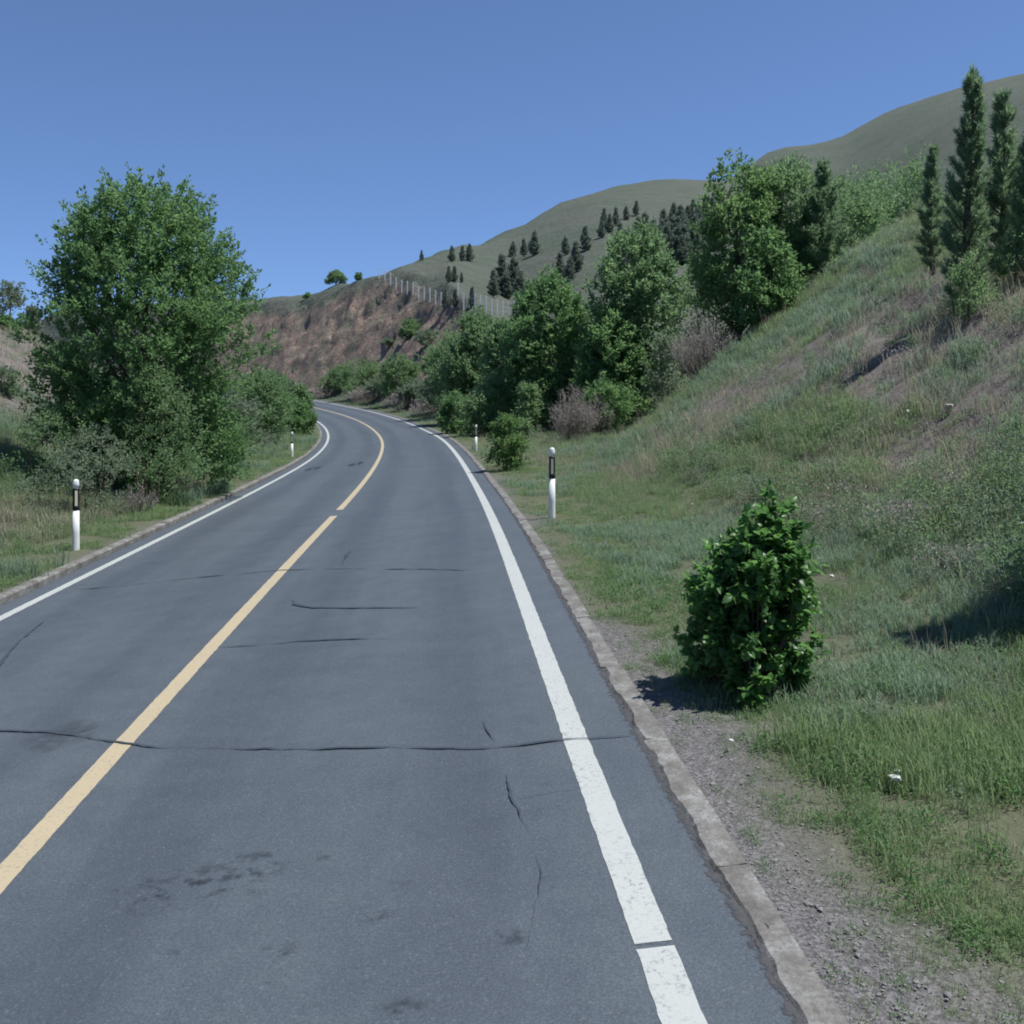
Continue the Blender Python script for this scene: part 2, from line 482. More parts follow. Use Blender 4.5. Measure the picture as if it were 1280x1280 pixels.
# ground ------------------------------------------------------------
m, nt, out = new_mat('ground'); t = NT(nt)
n_big = t.noise(0.22, 5, 0.6); n_mid = t.noise(1.3, 5, 0.65); n_fine = t.noise(14, 5, 0.7); n_hill = t.noise(0.045, 6, 0.6)
grass = t.ramp(n_mid, [(0.28, (0.055, 0.072, 0.045)), (0.5, (0.085, 0.104, 0.066)), (0.72, (0.14, 0.132, 0.10))])
grass = t.mix(t.ramp(n_big, [(0.4, 0), (0.65, 0.6)]), grass, (0.10, 0.12, 0.062))
grass = t.mix(0.5, grass, t.mix(n_fine, (0.03, 0.035, 0.02), (0.19, 0.19, 0.12)))
hill = t.ramp(t.noise(0.16, 6, 0.7), [(0.3, (0.080, 0.106, 0.078)), (0.5, (0.106, 0.130, 0.100)), (0.7, (0.145, 0.144, 0.125))])
hill = t.mix(t.ramp(t.noise(0.9, 5, 0.75), [(0.42, 0), (0.7, 0.6)]), hill, (0.058, 0.080, 0.058))
hill = t.mix(t.ramp(n_hill, [(0.35, 0), (0.65, 0.8)]), hill, (0.126, 0.130, 0.110))
hstr = t.noise(1.0, 5, 0.7, t.scaled(0.10, 0.10, 0.9))
hill = t.mix(t.ramp(hstr, [(0.4, 0), (0.75, 0.5)]), hill, (0.070, 0.098, 0.070))
c = t.mix(t.attr('far'), grass, hill)
soil = t.ramp(t.noise(3.2, 6, 0.7), [(0.3, (0.115, 0.098, 0.088)), (0.5, (0.165, 0.145, 0.132)), (0.72, (0.225, 0.205, 0.19))])
c = t.mix(t.attr('bare'), c, soil)
peb = t.n('ShaderNodeTexVoronoi'); peb.inputs['Scale'].default_value = 70; t.l(t.pos(), peb.inputs['Vector'])
pebc = t.n('ShaderNodeSeparateColor'); t.l(peb.outputs['Color'], pebc.inputs[0])
grav = t.ramp(pebc.outputs[0], [(0.0, (0.085, 0.082, 0.082)), (0.5, (0.155, 0.148, 0.15)), (1.0, (0.25, 0.24, 0.245))])
grav = t.mix(t.ramp(n_fine, [(0.3, 0.6), (0.7, 0)]), grav, (0.10, 0.098, 0.094))
c = t.mix(t.attr('gravel'), c, grav)
strata = t.noise(1.0, 6, 0.7, t.scaled(0.75, 0.75, 0.2), dist=0.25)
rock = t.ramp(strata, [(0.28, (0.12, 0.088, 0.070)), (0.42, (0.235, 0.175, 0.138)), (0.6, (0.31, 0.24, 0.192)), (0.78, (0.39, 0.315, 0.26))])
rock = t.mix(t.ramp(t.noise(0.35, 5, 0.65), [(0.46, 0), (0.62, 0.8)]), rock, (0.15, 0.158, 0.115))
c = t.mix(t.attr('rock'), c, rock)
h = t.math('ADD', t.math('MULTIPLY', n_mid, 0.6), t.math('MULTIPLY', n_fine, 0.35))
h = t.math('ADD', h, t.math('MULTIPLY', t.math('MULTIPLY', strata, t.attr('rock')), 3.0))
h = t.math('ADD', h, t.math('MULTIPLY', t.math('MULTIPLY', t.noise(0.6, 6, 0.75), t.attr('far')), 7.0))
t.l(t.bsdf(c, 0.95, 0.08, t.bump(h, 0.85, 0.16)).outputs[0], out.inputs[0]); M['ground'] = m

M['leaf_elm'] = leaf_mat('leaf_elm', (0.072, 0.134, 0.066), (0.190, 0.325, 0.125), 0.54)
M['leaf_willow'] = leaf_mat('leaf_willow', (0.088, 0.152, 0.078), (0.220, 0.335, 0.155), 0.54)
M['leaf_bright'] = leaf_mat('leaf_bright', (0.085, 0.150, 0.062), (0.195, 0.315, 0.115), 0.5)
M['leaf_grey'] = leaf_mat('leaf_grey', (0.115, 0.158, 0.110), (0.240, 0.300, 0.195), 0.45)
M['leaf_lilac'] = leaf_mat('leaf_lilac', (0.032, 0.082, 0.034), (0.150, 0.310, 0.085), 0.54, 0.36, 0.36, 1.6)
M['needle'] = leaf_mat('needle', (0.090, 0.152, 0.086), (0.240, 0.350, 0.185), 0.5)
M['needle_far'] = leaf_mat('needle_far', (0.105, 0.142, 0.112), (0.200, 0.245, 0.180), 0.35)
M['dry'] = leaf_mat('dry', (0.21, 0.188, 0.168), (0.39, 0.355, 0.32), 0.3)
M['bark'] = simple_mat('bark', (0.11, 0.085, 0.065), 0.95, 0.1, 0.4, 7, 0.5)
M['grass'] = leaf_mat('grass', (0.090, 0.142, 0.068), (0.250, 0.340, 0.160), 0.5, 0.55, 0.2, 0.5)
M['grass_blue'] = leaf_mat('grass_blue', (0.100, 0.160, 0.105), (0.265, 0.360, 0.245), 0.45, 0.6, 0.2, 0.5)
M['grass_straw'] = leaf_mat('grass_straw', (0.18, 0.17, 0.12), (0.42, 0.39, 0.30), 0.35, 0.7, 0.1, 0.6)
M['post_white'] = simple_mat('post_white', (0.74, 0.75, 0.72), 0.45, 0.4, 0.08, 9)
M['post_black'] = simple_mat('post_black', (0.018, 0.018, 0.02), 0.4, 0.4, 0.2, 9)
M['reflector'] = simple_mat('reflector', (0.72, 0.68, 0.48), 0.25, 0.6, 0.06, 30)
M['concrete_post'] = simple_mat('concrete_post', (0.82, 0.82, 0.78), 0.8, 0.2, 0.15, 3)
M['wire'] = simple_mat('wire', (0.3, 0.3, 0.3), 0.5, 0.5)
M['pebble'] = simple_mat('pebble', (0.19, 0.18, 0.18), 0.85, 0.2, 0.45, 11)
M['pale_stone'] = simple_mat('pale_stone', (0.50, 0.50, 0.48), 0.8, 0.2, 0.12, 8, 0.4)

# ------------------------------------------------------------------ ground sheet (follows the road so that the kerb line is a mesh line)
sg = np.concatenate([np.arange(-30, 2, 1.0), np.arange(2, 48, 0.4), np.arange(48, 190, 0.9), 190 + np.cumsum(np.geomspace(1.2, 37, 62))])
ur = np.concatenate([[0, 2.0, EDGE - 0.05, EDGE + 0.04, EDGE + 0.08, KERB, KERB + 0.12], np.arange(KERB + 0.3, 26, 0.3),
                     26 + np.cumsum(np.geomspace(0.35, 42, 88))])
ug = np.concatenate([-ur[:0:-1][np.abs(ur[:0:-1]) < 175], ur])
SG, UG = np.meshgrid(sg, ug, indexing='ij')
gx, gy, gh, _, _ = ctr(SG)
gx = gx + np.cos(gh) * UG; gy = gy + np.sin(gh) * UG
fx, fy = gx.ravel(), gy.ravel()
gz = ground_su(SG.ravel(), UG.ravel(), fx, fy)
def ground_masks(s, u, x, y):
    d = np.hypot(x, y)
    n1 = fbm(x / 1.6, y / 1.6, 51, 4); n2 = fbm(x / 5.0, y / 5.0, 61, 4)
    gravel = np.clip((1 - sstep(KERB + 0.2 - 0.35 * sstep(7.8, 9.5, s), KERB + 0.95 - 0.6 * sstep(7.8, 9.5, s), u + (n1 - .5) * 1.3)), 0, 1) * (u > 0) * (1 - 0.4 * sstep(9, 16, s))
    gravel = np.where(u < 0, 0.35 * (1 - sstep(KERB + 0.02, KERB + 0.3, -u)), gravel)
    far = sstep(60, 110, d) * np.where((s > 45) | (u > 60), 1, 0.4)
    rock = sstep(68, 80, s) * sstep(6.4, 7.4, u)
    H = hills(x, y)
    wallz = ground_su(s, u, x, y)
    steep = 1 - sstep(-1.2, 0.9, wallz - (H - 1.6) + (n1 - .5) * 2.5)
    rock = rock * steep * (1 - sstep(200, 260, s)) * (u < 45) * (0.42 + 0.58 * sstep(82, 100, s + (n2 - .5) * 30))
    bare = sstep(0.51, 0.60, n2 + 0.05 * sstep(9, 13, u) * (s < 26)) * sstep(7.8, 10.5, u) * (s < 60) * 0.9
    bare = np.maximum(bare, sstep(0.40, 0.52, n2) * sstep(9.0, 12.5, -u) * (s < 110) * 0.95)
    bare = np.maximum(bare, sstep(0.55, 0.62, n1) * 0.2 * (np.abs(u) < 9) * (u > 0))
    patch = sstep(1.15, .5, np.hypot((x - 6.9) / 1.7, (y - 14.0) / 2.8) + (n1 - .5) * 1.4) * (u > 7.5)
    bare = np.maximum(bare, .85 * patch)
    bare = np.maximum(bare, scar_mask(x, y))
    return gravel, far, rock, bare
gravel, far, rock, bare = ground_masks(SG.ravel(), UG.ravel(), fx, fy)
ni, nj = SG.shape
I, J = np.meshgrid(np.arange(ni - 1), np.arange(nj - 1), indexing='ij')
b0 = (I * nj + J).ravel()
me = mesh_np('ground', np.stack([fx, fy, gz], 1), np.stack([b0, b0 + 1, b0 + nj + 1, b0 + nj], 1)[:, ::-1][:, ::-1], [M['ground']], smooth=True,
             attrs={'gravel': gravel, 'far': far, 'rock': rock, 'bare': bare})
ground = tag(link('ground', me), 'grassy ground rising into banks, a rock cut and hills', kind='structure')
# make sure normals point up
if me.polygons[0].normal.z < 0: me.flip_normals()

# ------------------------------------------------------------------ road
def ribbon(name, ss, ua, ub, dz, mat, parent=None, cols=1, attrs=None, thick=0.0):
    ss = np.asarray(ss, float); ua = np.broadcast_to(ua, ss.shape); ub = np.broadcast_to(ub, ss.shape)
    tt = np.linspace(0, 1, cols + 1)
    S = np.repeat(ss[:, None], cols + 1, 1); U = ua[:, None] * (1 - tt) + ub[:, None] * tt
    P = road_pt(S.ravel(), U.ravel(), dz)
    n = len(ss); w = cols + 1
    I, J = np.meshgrid(np.arange(n - 1), np.arange(cols), indexing='ij'); b = (I * w + J).ravel()
    F = np.stack([b, b + 1, b + w + 1, b + w], 1)
    at = {'su_s': S.ravel(), 'su_u': U.ravel()}
    me = mesh_np(name, P, F, [mat], smooth=True, attrs=at)
    if me.polygons[0].normal.z < 0: me.flip_normals()
    return link(name, me, parent)

S_END = 185.0
road = ribbon('road', np.arange(-30, S_END, 0.5), -EDGE, EDGE, 0.0, M['asphalt'], cols=8)
tag(road, 'two-lane grey asphalt road bending left round the rock cut', kind='structure')

def ragged(ss, amp, seed, f=2.2):
    return (fbm(ss * f, ss * 0 + seed, seed, 4) - 0.5) * 2 * amp
LW = 3.25
s_w = np.concatenate([np.arange(-5, 45, 0.04), np.arange(45, S_END, 0.5)])
def line(name, u0, w, mat, seed, breaks, label):
    """a painted line, split at the given gaps"""
    edges = [-5.0] + [e for b in breaks for e in b] + [S_END]
    for a, b in zip(edges[0::2], edges[1::2]):
        ss = s_w[(s_w > a) & (s_w < b)]
        o = ribbon(name, ss, u0 - w / 2 + ragged(ss, 0.006, seed, 13.0), u0 + w / 2 + ragged(ss, 0.006, seed + 3, 13.0), 0.003, mat, road, 2)
        o['label'] = label
s1, _ = on_road(815, 1181)
line('edge_line', LW, 0.165, M['white_paint'], 3, [(s1 - 0.003, s1 + 0.003)], 'white line along the right edge of the road')
line('edge_line', -LW, 0.15, M['white_paint'], 9, [], 'white line along the left edge of the road')
g0, _ = on_road(417, 645); g1, _ = on_road(424, 637.5)
line('centre_line', 0.0, 0.155, M['yellow_paint'], 15, [(g0, g1)], 'yellow line along the middle of the road')

def crack(name, pts, w, wob=0.02, seed=1, mat='tar'):
    q = np.array([on_road(*p) for p in pts])
    L = np.concatenate([[0], np.cumsum(np.hypot(*np.diff(q, axis=0).T))])
    tt = np.arange(0, L[-1], 0.03)
    s = np.interp(tt, L, q[:, 0]) + ragged(tt, wob, seed, 1.6); u = np.interp(tt, L, q[:, 1]) + ragged(tt, wob, seed + 2, 1.6)
    s = s + ragged(tt, 0.012, seed + 7, 11); u = u + ragged(tt, 0.012, seed + 8, 11)
    ds, du = np.gradient(s), np.gradient(u); ln = np.hypot(ds, du) + 1e-9
    ww = 0.8 * w * np.clip(-0.55 + 2.3 * fbm(tt * 3.1, tt * 0, seed + 5, 4), 0.08, 1.4) * np.clip(np.minimum(tt, L[-1] - tt) / 0.3, 0.15, 1)
    A = road_pt(s - du / ln * ww / 2, u + ds / ln * ww / 2, 0.011); B = road_pt(s + du / ln * ww / 2, u - ds / ln * ww / 2, 0.011)
    n = len(tt); P = np.stack([A, B], 1).reshape(-1, 3); b = np.arange(n - 1) * 2
    me = mesh_np(name, P, np.stack([b, b + 1, b + 3, b + 2], 1), [M[mat]])
    if me.polygons[0].normal.z < 0: me.flip_normals()
    return link(name, me, road)
crack('crack', [(-60, 918), (0, 914), (60, 915), (105, 922), (150, 929), (200, 935), (300, 937), (400, 937), (500, 935), (610, 936), (650, 933), (700, 927), (735, 924), (792, 921)], 0.042, 0.03, 3)
crack('crack', [(272, 810), (330, 806), (370, 802), (410, 800), (492, 798)], 0.06, 0.04, 5)
crack('crack', [(366, 750), (372, 756), (395, 760), (440, 761), (525, 760)], 0.065, 0.03, 8)
crack('crack', [(90, 738), (150, 733), (250, 722), (340, 714), (430, 711), (520, 712), (610, 714)], 0.05, 0.05, 12)
crack('crack', [(-10, 842), (8, 822), (25, 803), (57, 774)], 0.05, 0.03, 16)
crack('crack', [(604, 899), (612, 915), (622, 930)], 0.02, 0.02, 18)
crack('crack', [(630, 968), (640, 998), (655, 1030), (662, 1044)], 0.018, 0.03, 21)
crack('crack', [(672, 1065), (679, 1090), (676, 1120), (668, 1150), (655, 1192)], 0.018, 0.03, 24)
crack('crack', [(640, 1000), (700, 990), (760, 985)], 0.012, 0.03, 28)
crack('crack', [(793, 1181.5), (815, 1181), (841, 1179.5)], 0.022, 0.002, 31)
crack('crack', [(426, 706), (433, 697), (437, 688)], 0.10, 0.05, 33)

def stain(name, px, py, ls, lu, mat, seed):
    dz = 0.0045 + 0.00035 * (seed % 16)
    s0, u0 = on_road(px, py)
    n = 20; th = np.arange(n) / n * 2 * np.pi
    r = 0.8 + 0.4 * vnoise(th * 1.5, th * 0, seed)
    P = np.concatenate([road_pt(np.array([s0]), np.array([u0]), dz), road_pt(s0 + r * np.sin(th) * ls, u0 + r * np.cos(th) * lu, dz)])
    P2 = road_pt(s0 + 0.5 * r * np.sin(th) * ls, u0 + 0.5 * r * np.cos(th) * lu, dz)
    P = np.concatenate([P, P2]); i = np.arange(n); j = (i + 1) % n
    F = np.concatenate([np.stack([0 * i, 1 + n + i, 1 + n + j, 1 + n + j], 1)[:, :3], np.stack([1 + n + i, 1 + i, 1 + j], 1), np.stack([1 + n + i, 1 + j, 1 + n + j], 1)])
    e = np.concatenate([[1], np.zeros(n), np.ones(n)])
    me = mesh_np(name, P, F, [M[mat]], attrs={'edge': e})
    if me.polygons[0].normal.z < 0: me.flip_normals()
    return link(name, me, road)
for k, (px, py, ls, lu) in enumerate([(255, 1108, .22, .38), (318, 1078, .14, .14), (215, 1110, .1, .3),
                                      (405, 1070, .05, .05), (495, 1108, .05, .08), (470, 1150, .07, .07), (350, 1188, .06, .1), (632, 1172, .06, .09),
                                      (232, 1190, .06, .07), (430, 1235, .06, .08), (505, 1258, .05, .12), (375, 1248, .04, .04)]):
    stain('oil_stain', px, py, ls * 1.3, lu * 1.3, 'oil', k)
stain('oil_stain', 82, 918, 0.40, 0.30, 'smudge', 40)
for k, (px, py) in enumerate([(386, 587), (397, 585), (440, 581), (450, 579)]):
    stain('skid_mark', px, py, 1.2, 0.16, 'rubber', 50 + k)

# loose dirt between the asphalt and the right kerb
for sgn, wd in ((1, 0.03), (-1, 0.02)):
    ss = np.concatenate([np.arange(1, 40, 0.025), np.arange(40, 150, 0.4)])
    inn = np.full_like(ss, EDGE - wd * 2.2)
    o = ribbon('edge_dirt', ss, sgn * inn, sgn * (EDGE + 0.03), 0.0025, M['edge_dirt'], road, 2)
    o.data.attributes.new('edge', 'FLOAT', 'POINT').data.foreach_set('value', np.tile([0.0, 0.5, 1.0], len(ss)).astype(np.float32))

# kerbs: separate stones --------------------------------------------
def kerb(side, hgt, length, label):
    k = bpy.data.objects.new('kerb', None); COL.objects.link(k)
    tag(k, label, kind='structure')
    s = 0.6
    j = 0
    while s < 150:
        L = length if s < 60 else length * 2
        a, b = s + 0.003, s + L - 0.003
        n = 70 if s < 12 else 30 if s < 30 else 6
        ss = np.linspace(a, b, n)
        amp = 0.03 if side > 0 else 0.012
        jit = (vnoise(np.array([j * 3.7]), np.array([side * 2.0]), 5)[0] - 0.5)
        ui = EDGE + ragged(ss, amp, 81 + j, 5.0) + 0.012 * jit
        uo = KERB + 0.012 * jit + ragged(ss, 0.008, 91 + j, 2)
        top = hgt + 0.012 * jit
        prof = [(ui - 0.004, -0.10), (ui, top - 0.03), (ui + 0.022, top - 0.004 + ragged(ss, 0.010, 7 + j, 8)), (0.5 * (ui + uo), top + ragged(ss, 0.012, 17 + j, 5)), (uo, top), (uo + 0.002, -0.16)]
        rows = [road_pt(ss, side * uu, 0) + np.stack([ss * 0, ss * 0, np.broadcast_to(zz, ss.shape)], 1) for uu, zz in prof]
        P = np.stack(rows, 1).reshape(-1, 3); w = len(prof)
        I, J = np.meshgrid(np.arange(n - 1), np.arange(w - 1), indexing='ij'); q = (I * w + J).ravel()
        F = np.stack([q, q + 1, q + w + 1, q + w], 1)
        e = (n - 1) * w
        F = np.concatenate([F, [[0, 5, 4, 1], [1, 4, 3, 2], [e, e + 1, e + 4, e + 5], [e + 1, e + 2, e + 3, e + 4]]])
        if side > 0: F = F[:, ::-1]
        me = mesh_np('kerb_stone', P, F, [M['kerb']])
        link('kerb_stone', me, k)
        s += L; j += 1
kerb(1, KH_R, 1.75, 'low rough concrete kerb along the right edge of the road')
kerb(-1, KH_L, 1.75, 'raised grey concrete kerb along the left edge of the road')

# ------------------------------------------------------------------ vegetation builders
def rand_dirs(n):
    v = rng.normal(size=(n, 3)); return norm(v)

def leaf_quads(pos, axis, nrm, ln, wd, fold=0.12):
    """diamond leaves; returns verts (4n,3), faces (n,4)"""
    axis = norm(axis); side = norm(np.cross(axis, nrm)); up = np.cross(side, axis)
    ln = ln[:, None]; wd = wd[:, None]
    v = np.stack([pos, pos + axis * ln * 0.45 + side * wd * 0.5 + up * ln * fold,
                  pos + axis * ln, pos + axis * ln * 0.45 - side * wd * 0.5 + up * ln * fold], 1)
    n = len(pos)
    return v.reshape(-1, 3), np.arange(4 * n).reshape(n, 4)

def foliage(name, o, dirn, slen, nper, lsize, mat, aspect=0.5, droop=0.0, spread=0.9, upb=0.25, clump_tint=None):
    """shoots (origin, direction, length) covered with leaves -> mesh"""
    n = len(o)
    t = rng.random((n, nper)) ** 0.8
    base = o[:, None] + dirn[:, None] * (t * slen[:, None])[..., None]
    base[..., 2] -= droop * (t * slen[:, None]) ** 2
    rad = rand_dirs(n * nper).reshape(n, nper, 3)
    ax = dirn[:, None] * 0.55 + rad * spread + np.array([0, 0, upb])
    ax[..., 2] -= droop * 0.8
    base = base + rad * 0.03
    nr = rand_dirs(n * nper).reshape(n, nper, 3) * 0.8 + np.array([0.0, 0, 0.8])
    ln = lsize * rng.uniform(0.65, 1.25, (n, nper))
    tint = np.clip((clump_tint if clump_tint is not None else rng.random(n))[:, None] * 0.55 + rng.random((n, nper)) * 0.45, 0, 1)
    v, f = leaf_quads(base.reshape(-1, 3), ax.reshape(-1, 3), nr.reshape(-1, 3), ln.ravel(), ln.ravel() * aspect)
    return mesh_np(name, v, f, [mat], attrs={'tint': np.repeat(tint.ravel(), 4)})

def crown_clumps(h, env, rx, ry, n, z0, lobes=0.2):
    """clump centres inside an envelope; env = [(rel height, rel radius)]"""
    ez, er = np.array(env).T
    out = []
    sd = rng.integers(0, 9999)
    while len(out) < n:
        z = rng.uniform(z0, 1.0); R = np.interp(z, ez, er)
        if rng.random() > (R + 0.15): continue
        th = rng.uniform(0, 2 * np.pi)
        lob = 1 + lobes * (vnoise(np.array([th * 1.3 + 40]), np.array([z * 4.0]), sd)[0] - 0.5) * 2
        r = R * lob * math.sqrt(rng.uniform(0.12, 1.0))
        out.append((r * math.cos(th) * rx, r * math.sin(th) * ry, z * h, r))
    return np.array(out)

def limbs_mesh(name, h, cl, r0, nl, lean=0.03, stems=1):
    g = Geo()
    for k in range(stems):
        a = rng.uniform(0, 6.28); off = np.array([math.cos(a), math.sin(a), 0]) * (0.0 if stems == 1 else rng.uniform(0.05, 0.35))
        tz = np.linspace(-0.15, h * 0.8, 9)
        wob = np.cumsum(rng.normal(0, lean * h / 9, (9, 2)), 0)
        if stems > 1: wob += np.outer(np.linspace(0, 1, 9) ** 1.2, off[:2] * h * 0.45)
        P = np.column_stack([wob + off[:2], tz]); R = r0 * (1 - 0.88 * np.linspace(0, 1, 9)) * (1 if stems == 1 else 0.6); R[0] *= 1.3
        g.tube(P, R, 7)
        for i in rng.permutation(len(cl))[:nl // stems]:
            c = cl[i, :3]; zb = max(0.25, min(h * 0.7, c[2] - rng.uniform(0.25, 0.5) * h * 0.5 - np.hypot(*c[:2]) * 0.5))
            b = np.array([np.interp(zb, tz, P[:, 0]), np.interp(zb, tz, P[:, 1]), zb])
            mid = b * 0.45 + c * 0.55 + np.array([0, 0, -0.06 * h]) * rng.uniform(0, 1)
            rb = np.interp(zb, tz, R) * 0.5
            g.tube([b, (b + mid) / 2 + rng.normal(0, .03, 3), mid, c], [rb, rb * 0.75, rb * 0.5, rb * 0.15], 5)
    return g.mesh(name, M['bark'])

ENV_ROUND = [(0, .45), (.12, .75), (.3, .95), (.5, 1), (.68, .93), (.82, .72), (.93, .42), (1, .12)]
ENV_DOME = [(0, .75), (.15, .95), (.35, 1), (.55, .92), (.75, .72), (.9, .42), (1, .12)]
ENV_TALL = [(0, .55), (.15, .85), (.35, 1), (.55, .9), (.75, .66), (.9, .36), (1, .08)]
ENV_SPIRE = [(0, .6), (.2, 1), (.45, .9), (.7, .6), (.85, .38), (1, .06)]

def make_tree(name, loc, h, rx, env, mat, label, cat='tree', group=None, clumps=60, shoots=14, nper=14, lsize=0.13, crad=0.55, slen=0.45,
              z0=0.06, up=0.5, lobes=0.22, ry=None, trunk_r=None, nl=16, stems=1, aspect=0.5, droop=0.0, parts=('trunk', 'crown'), rz=0.0):
    ry = ry or rx
    t = thing(name, loc, label, cat, group, rz)
    cl = crown_clumps(h * 0.97, env, rx * 0.9, ry * 0.9, clumps, z0, lobes)
    n = clumps * shoots
    cen = np.repeat(cl[:, :3], shoots, 0)
    rd = rand_dirs(n)
    o = cen + rd * (rng.random((n, 1)) ** 0.5) * crad * np.array([1, 1, 0.8])
    o[:, 2] = np.maximum(o[:, 2], 0.03)
    outw = norm(cen * np.array([1, 1, 0.0]) + 1e-6)
    dirn = norm(rd * 0.6 + outw * 0.5 * np.repeat(cl[:, 3:4], shoots, 0) + np.array([0, 0, up]) + rng.normal(0, .2, (n, 3)))
    L = slen * rng.uniform(0.5, 1.3, n)
    ct = np.repeat(rng.random(clumps), shoots) * 0.6 + 0.4 * rng.random(n)
    link(parts[1], foliage(parts[1], o, dirn, L, nper, lsize, mat, aspect, droop, clump_tint=ct), t)
    link(parts[0], limbs_mesh(parts[0], h, cl, trunk_r or h * 0.02, nl, stems=stems), t)
    return t

def verge_d(px, u):
    ss = np.arange(8, 75, .1); q = road_pt(ss, np.full_like(ss, u))
    return float(q[np.argmin(np.abs(640 + FPX * q[:, 0] / q[:, 1] - px)), 1])

def shrub(name, px, d, ytop, wpx, mat, label, group=None, dens=1.0, env=ENV_DOME, lsize=None, cat='shrub', up=0.6, dh=0.0, aspect=0.42, droop=0.0, slen=None, lobes=0.3):
    if 215 < px < 395 and d < 70: d = verge_d(px, -4.95 if name == 'round_bush' else -6.0 - wpx * 0.5 * d / FPX)
    p = place(px, d)
    h = max(0.5, height_to(ytop, d, p[2])) + dh
    r = wpx / 2 * d / FPX
    vol = h * r * r
    ls = lsize or float(np.clip(d * 0.0036, 0.05, 0.26))
    ncl = int(np.clip(14 + vol * 5, 14, 60) * dens)
    return make_tree(name, p, h, r, env, mat, label, cat, group, clumps=ncl, shoots=12, nper=11, lsize=ls, crad=max(0.16, min(r, h) * 0.28),
                     slen=slen or max(0.18, 0.14 * h), z0=0.03, up=up, lobes=lobes, trunk_r=0.02 + 0.01 * h, nl=12, stems=4, aspect=aspect, droop=droop, parts=('stems', 'foliage'))

def pine_meshes(h, R, spacing, nbr, ndens, nlen, nwid, seed, mat, upcurve=0.9, side=True, pw=0.75):
    r = np.random.default_rng(seed)
    tr = Geo(); zs = np.linspace(-0.1, h, 8)
    wob = np.cumsum(r.normal(0, 0.006 * h, (8, 2)), 0); wob -= wob[0]
    tr.tube(np.column_stack([wob, zs]), 0.022 * h * (1 - 0.93 * np.linspace(0, 1, 8)), 6)
    segs = []                                             # shoot polylines (start, end)
    z = 0.05 * h
    while z < h * 0.97:
        rel = z / h
        L0 = R * (1 - rel) ** pw * (0.6 + 0.4 * min(1, rel / 0.2)) + 0.05 * h
        for b in range(nbr):
            th = b / nbr * 2 * math.pi + r.uniform(-.4, .4) + z * 5
            L = L0 * r.uniform(0.65, 1.15)
            e0 = 0.3 + 0.5 * rel + r.uniform(-.1, .15)
            P = np.array([np.interp(z, zs, wob[:, 0]), np.interp(z, zs, wob[:, 1]), z + r.uniform(-.3, .3) * spacing])
            K = 4; pts = [P]
            for q in range(K):
                e = e0 + upcurve * (q / (K - 1)) ** 1.3
                pts.append(pts[-1] + np.array([math.cos(th) * math.cos(e), math.sin(th) * math.cos(e), math.sin(e)]) * L / K)
            tr.tube(pts, np.linspace(0.006, 0.002, K + 1) * h * 0.8, 3)
            for q in range(1, K): segs.append((pts[q], pts[q + 1]))
            if side and L > 0.2 * R:
                for q in (1, 2, 3):
                    for sg_ in (-1, 1):
                        th2 = th + sg_ * r.uniform(.5, .9); e = e0 + upcurve * 0.8; l2 = L * 0.33 * r.uniform(.7, 1.2)
                        segs.append((pts[q], pts[q] + np.array([math.cos(th2) * math.cos(e), math.sin(th2) * math.cos(e), math.sin(e)]) * l2))
        z += spacing * r.uniform(0.8, 1.2)
    segs.append((np.array([wob[-1, 0], wob[-1, 1], h * 0.86]), np.array([wob[-1, 0], wob[-1, 1], h * 1.03])))
    A = np.array([s[0] for s in segs]); B = np.array([s[1] for s in segs]); Ls = np.linalg.norm(B - A, axis=1)
    cnt = np.maximum(3, (Ls * ndens).astype(int))
    idx = np.repeat(np.arange(len(segs)), cnt); n = len(idx)
    tt = r.random(n)
    pos = A[idx] + (B - A)[idx] * tt[:, None]
    ax = norm((B - A)[idx]) * 0.9 + norm(r.normal(size=(n, 3))) * 0.75
    ln = nlen * r.uniform(.7, 1.2, n)
    v, f = leaf_quads(pos, ax, norm(r.normal(size=(n, 3))), ln, np.full(n, nwid), 0.0)
    tint = np.clip(0.5 * r.random(len(segs))[idx] + 0.5 * tt * r.random(n), 0, 1)
    return tr.mesh('trunk', M['bark']), mesh_np('needles', v, f, [mat], attrs={'tint': np.repeat(tint, 4)})

def put(name, meshes, loc, label, cat, group=None, rz=0.0, sc=1.0, names=('trunk', 'needles')):
    t = thing(name, loc, label, cat, group, rz, sc)
    for nm, me_ in zip(names, meshes): link(nm, me_, t)
    return t

def twig_shrub(name, px, d, ytop, wpx, label, n=160):
    p = place(px, d); h = max(0.6, height_to(ytop, d, p[2])); r = wpx / 2 * d / FPX
    t = thing(name, p, label, 'shrub')
    g = Geo(); tips = []
    for k in range(n):
        th = rng.uniform(0, 6.28); rr = r * math.sqrt(rng.random()); hh = h * (1 - 0.45 * (rr / r) ** 2) * rng.uniform(0.6, 1.0)
        b = np.array([math.cos(th) * rr * 0.3, math.sin(th) * rr * 0.3, -0.05]); e = np.array([math.cos(th) * rr, math.sin(th) * rr, hh])
        m_ = (b + e) / 2 + np.array([math.cos(th), math.sin(th), 0]) * rr * 0.12
        g.tube([b, m_, e], [0.012, 0.009, 0.003], 3); tips.append((m_, e))
    link('stems', g.mesh('stems', M['dry']), t)
    A = np.array([q[0] for q in tips]); B = np.array([q[1] for q in tips])
    link('foliage', foliage('foliage', A, norm(B - A), np.linalg.norm(B - A, axis=1) * 1.05, 16, max(0.08, d * 0.0035), M['dry'], 0.16, 0, 0.7, 0.5), t)
    return t

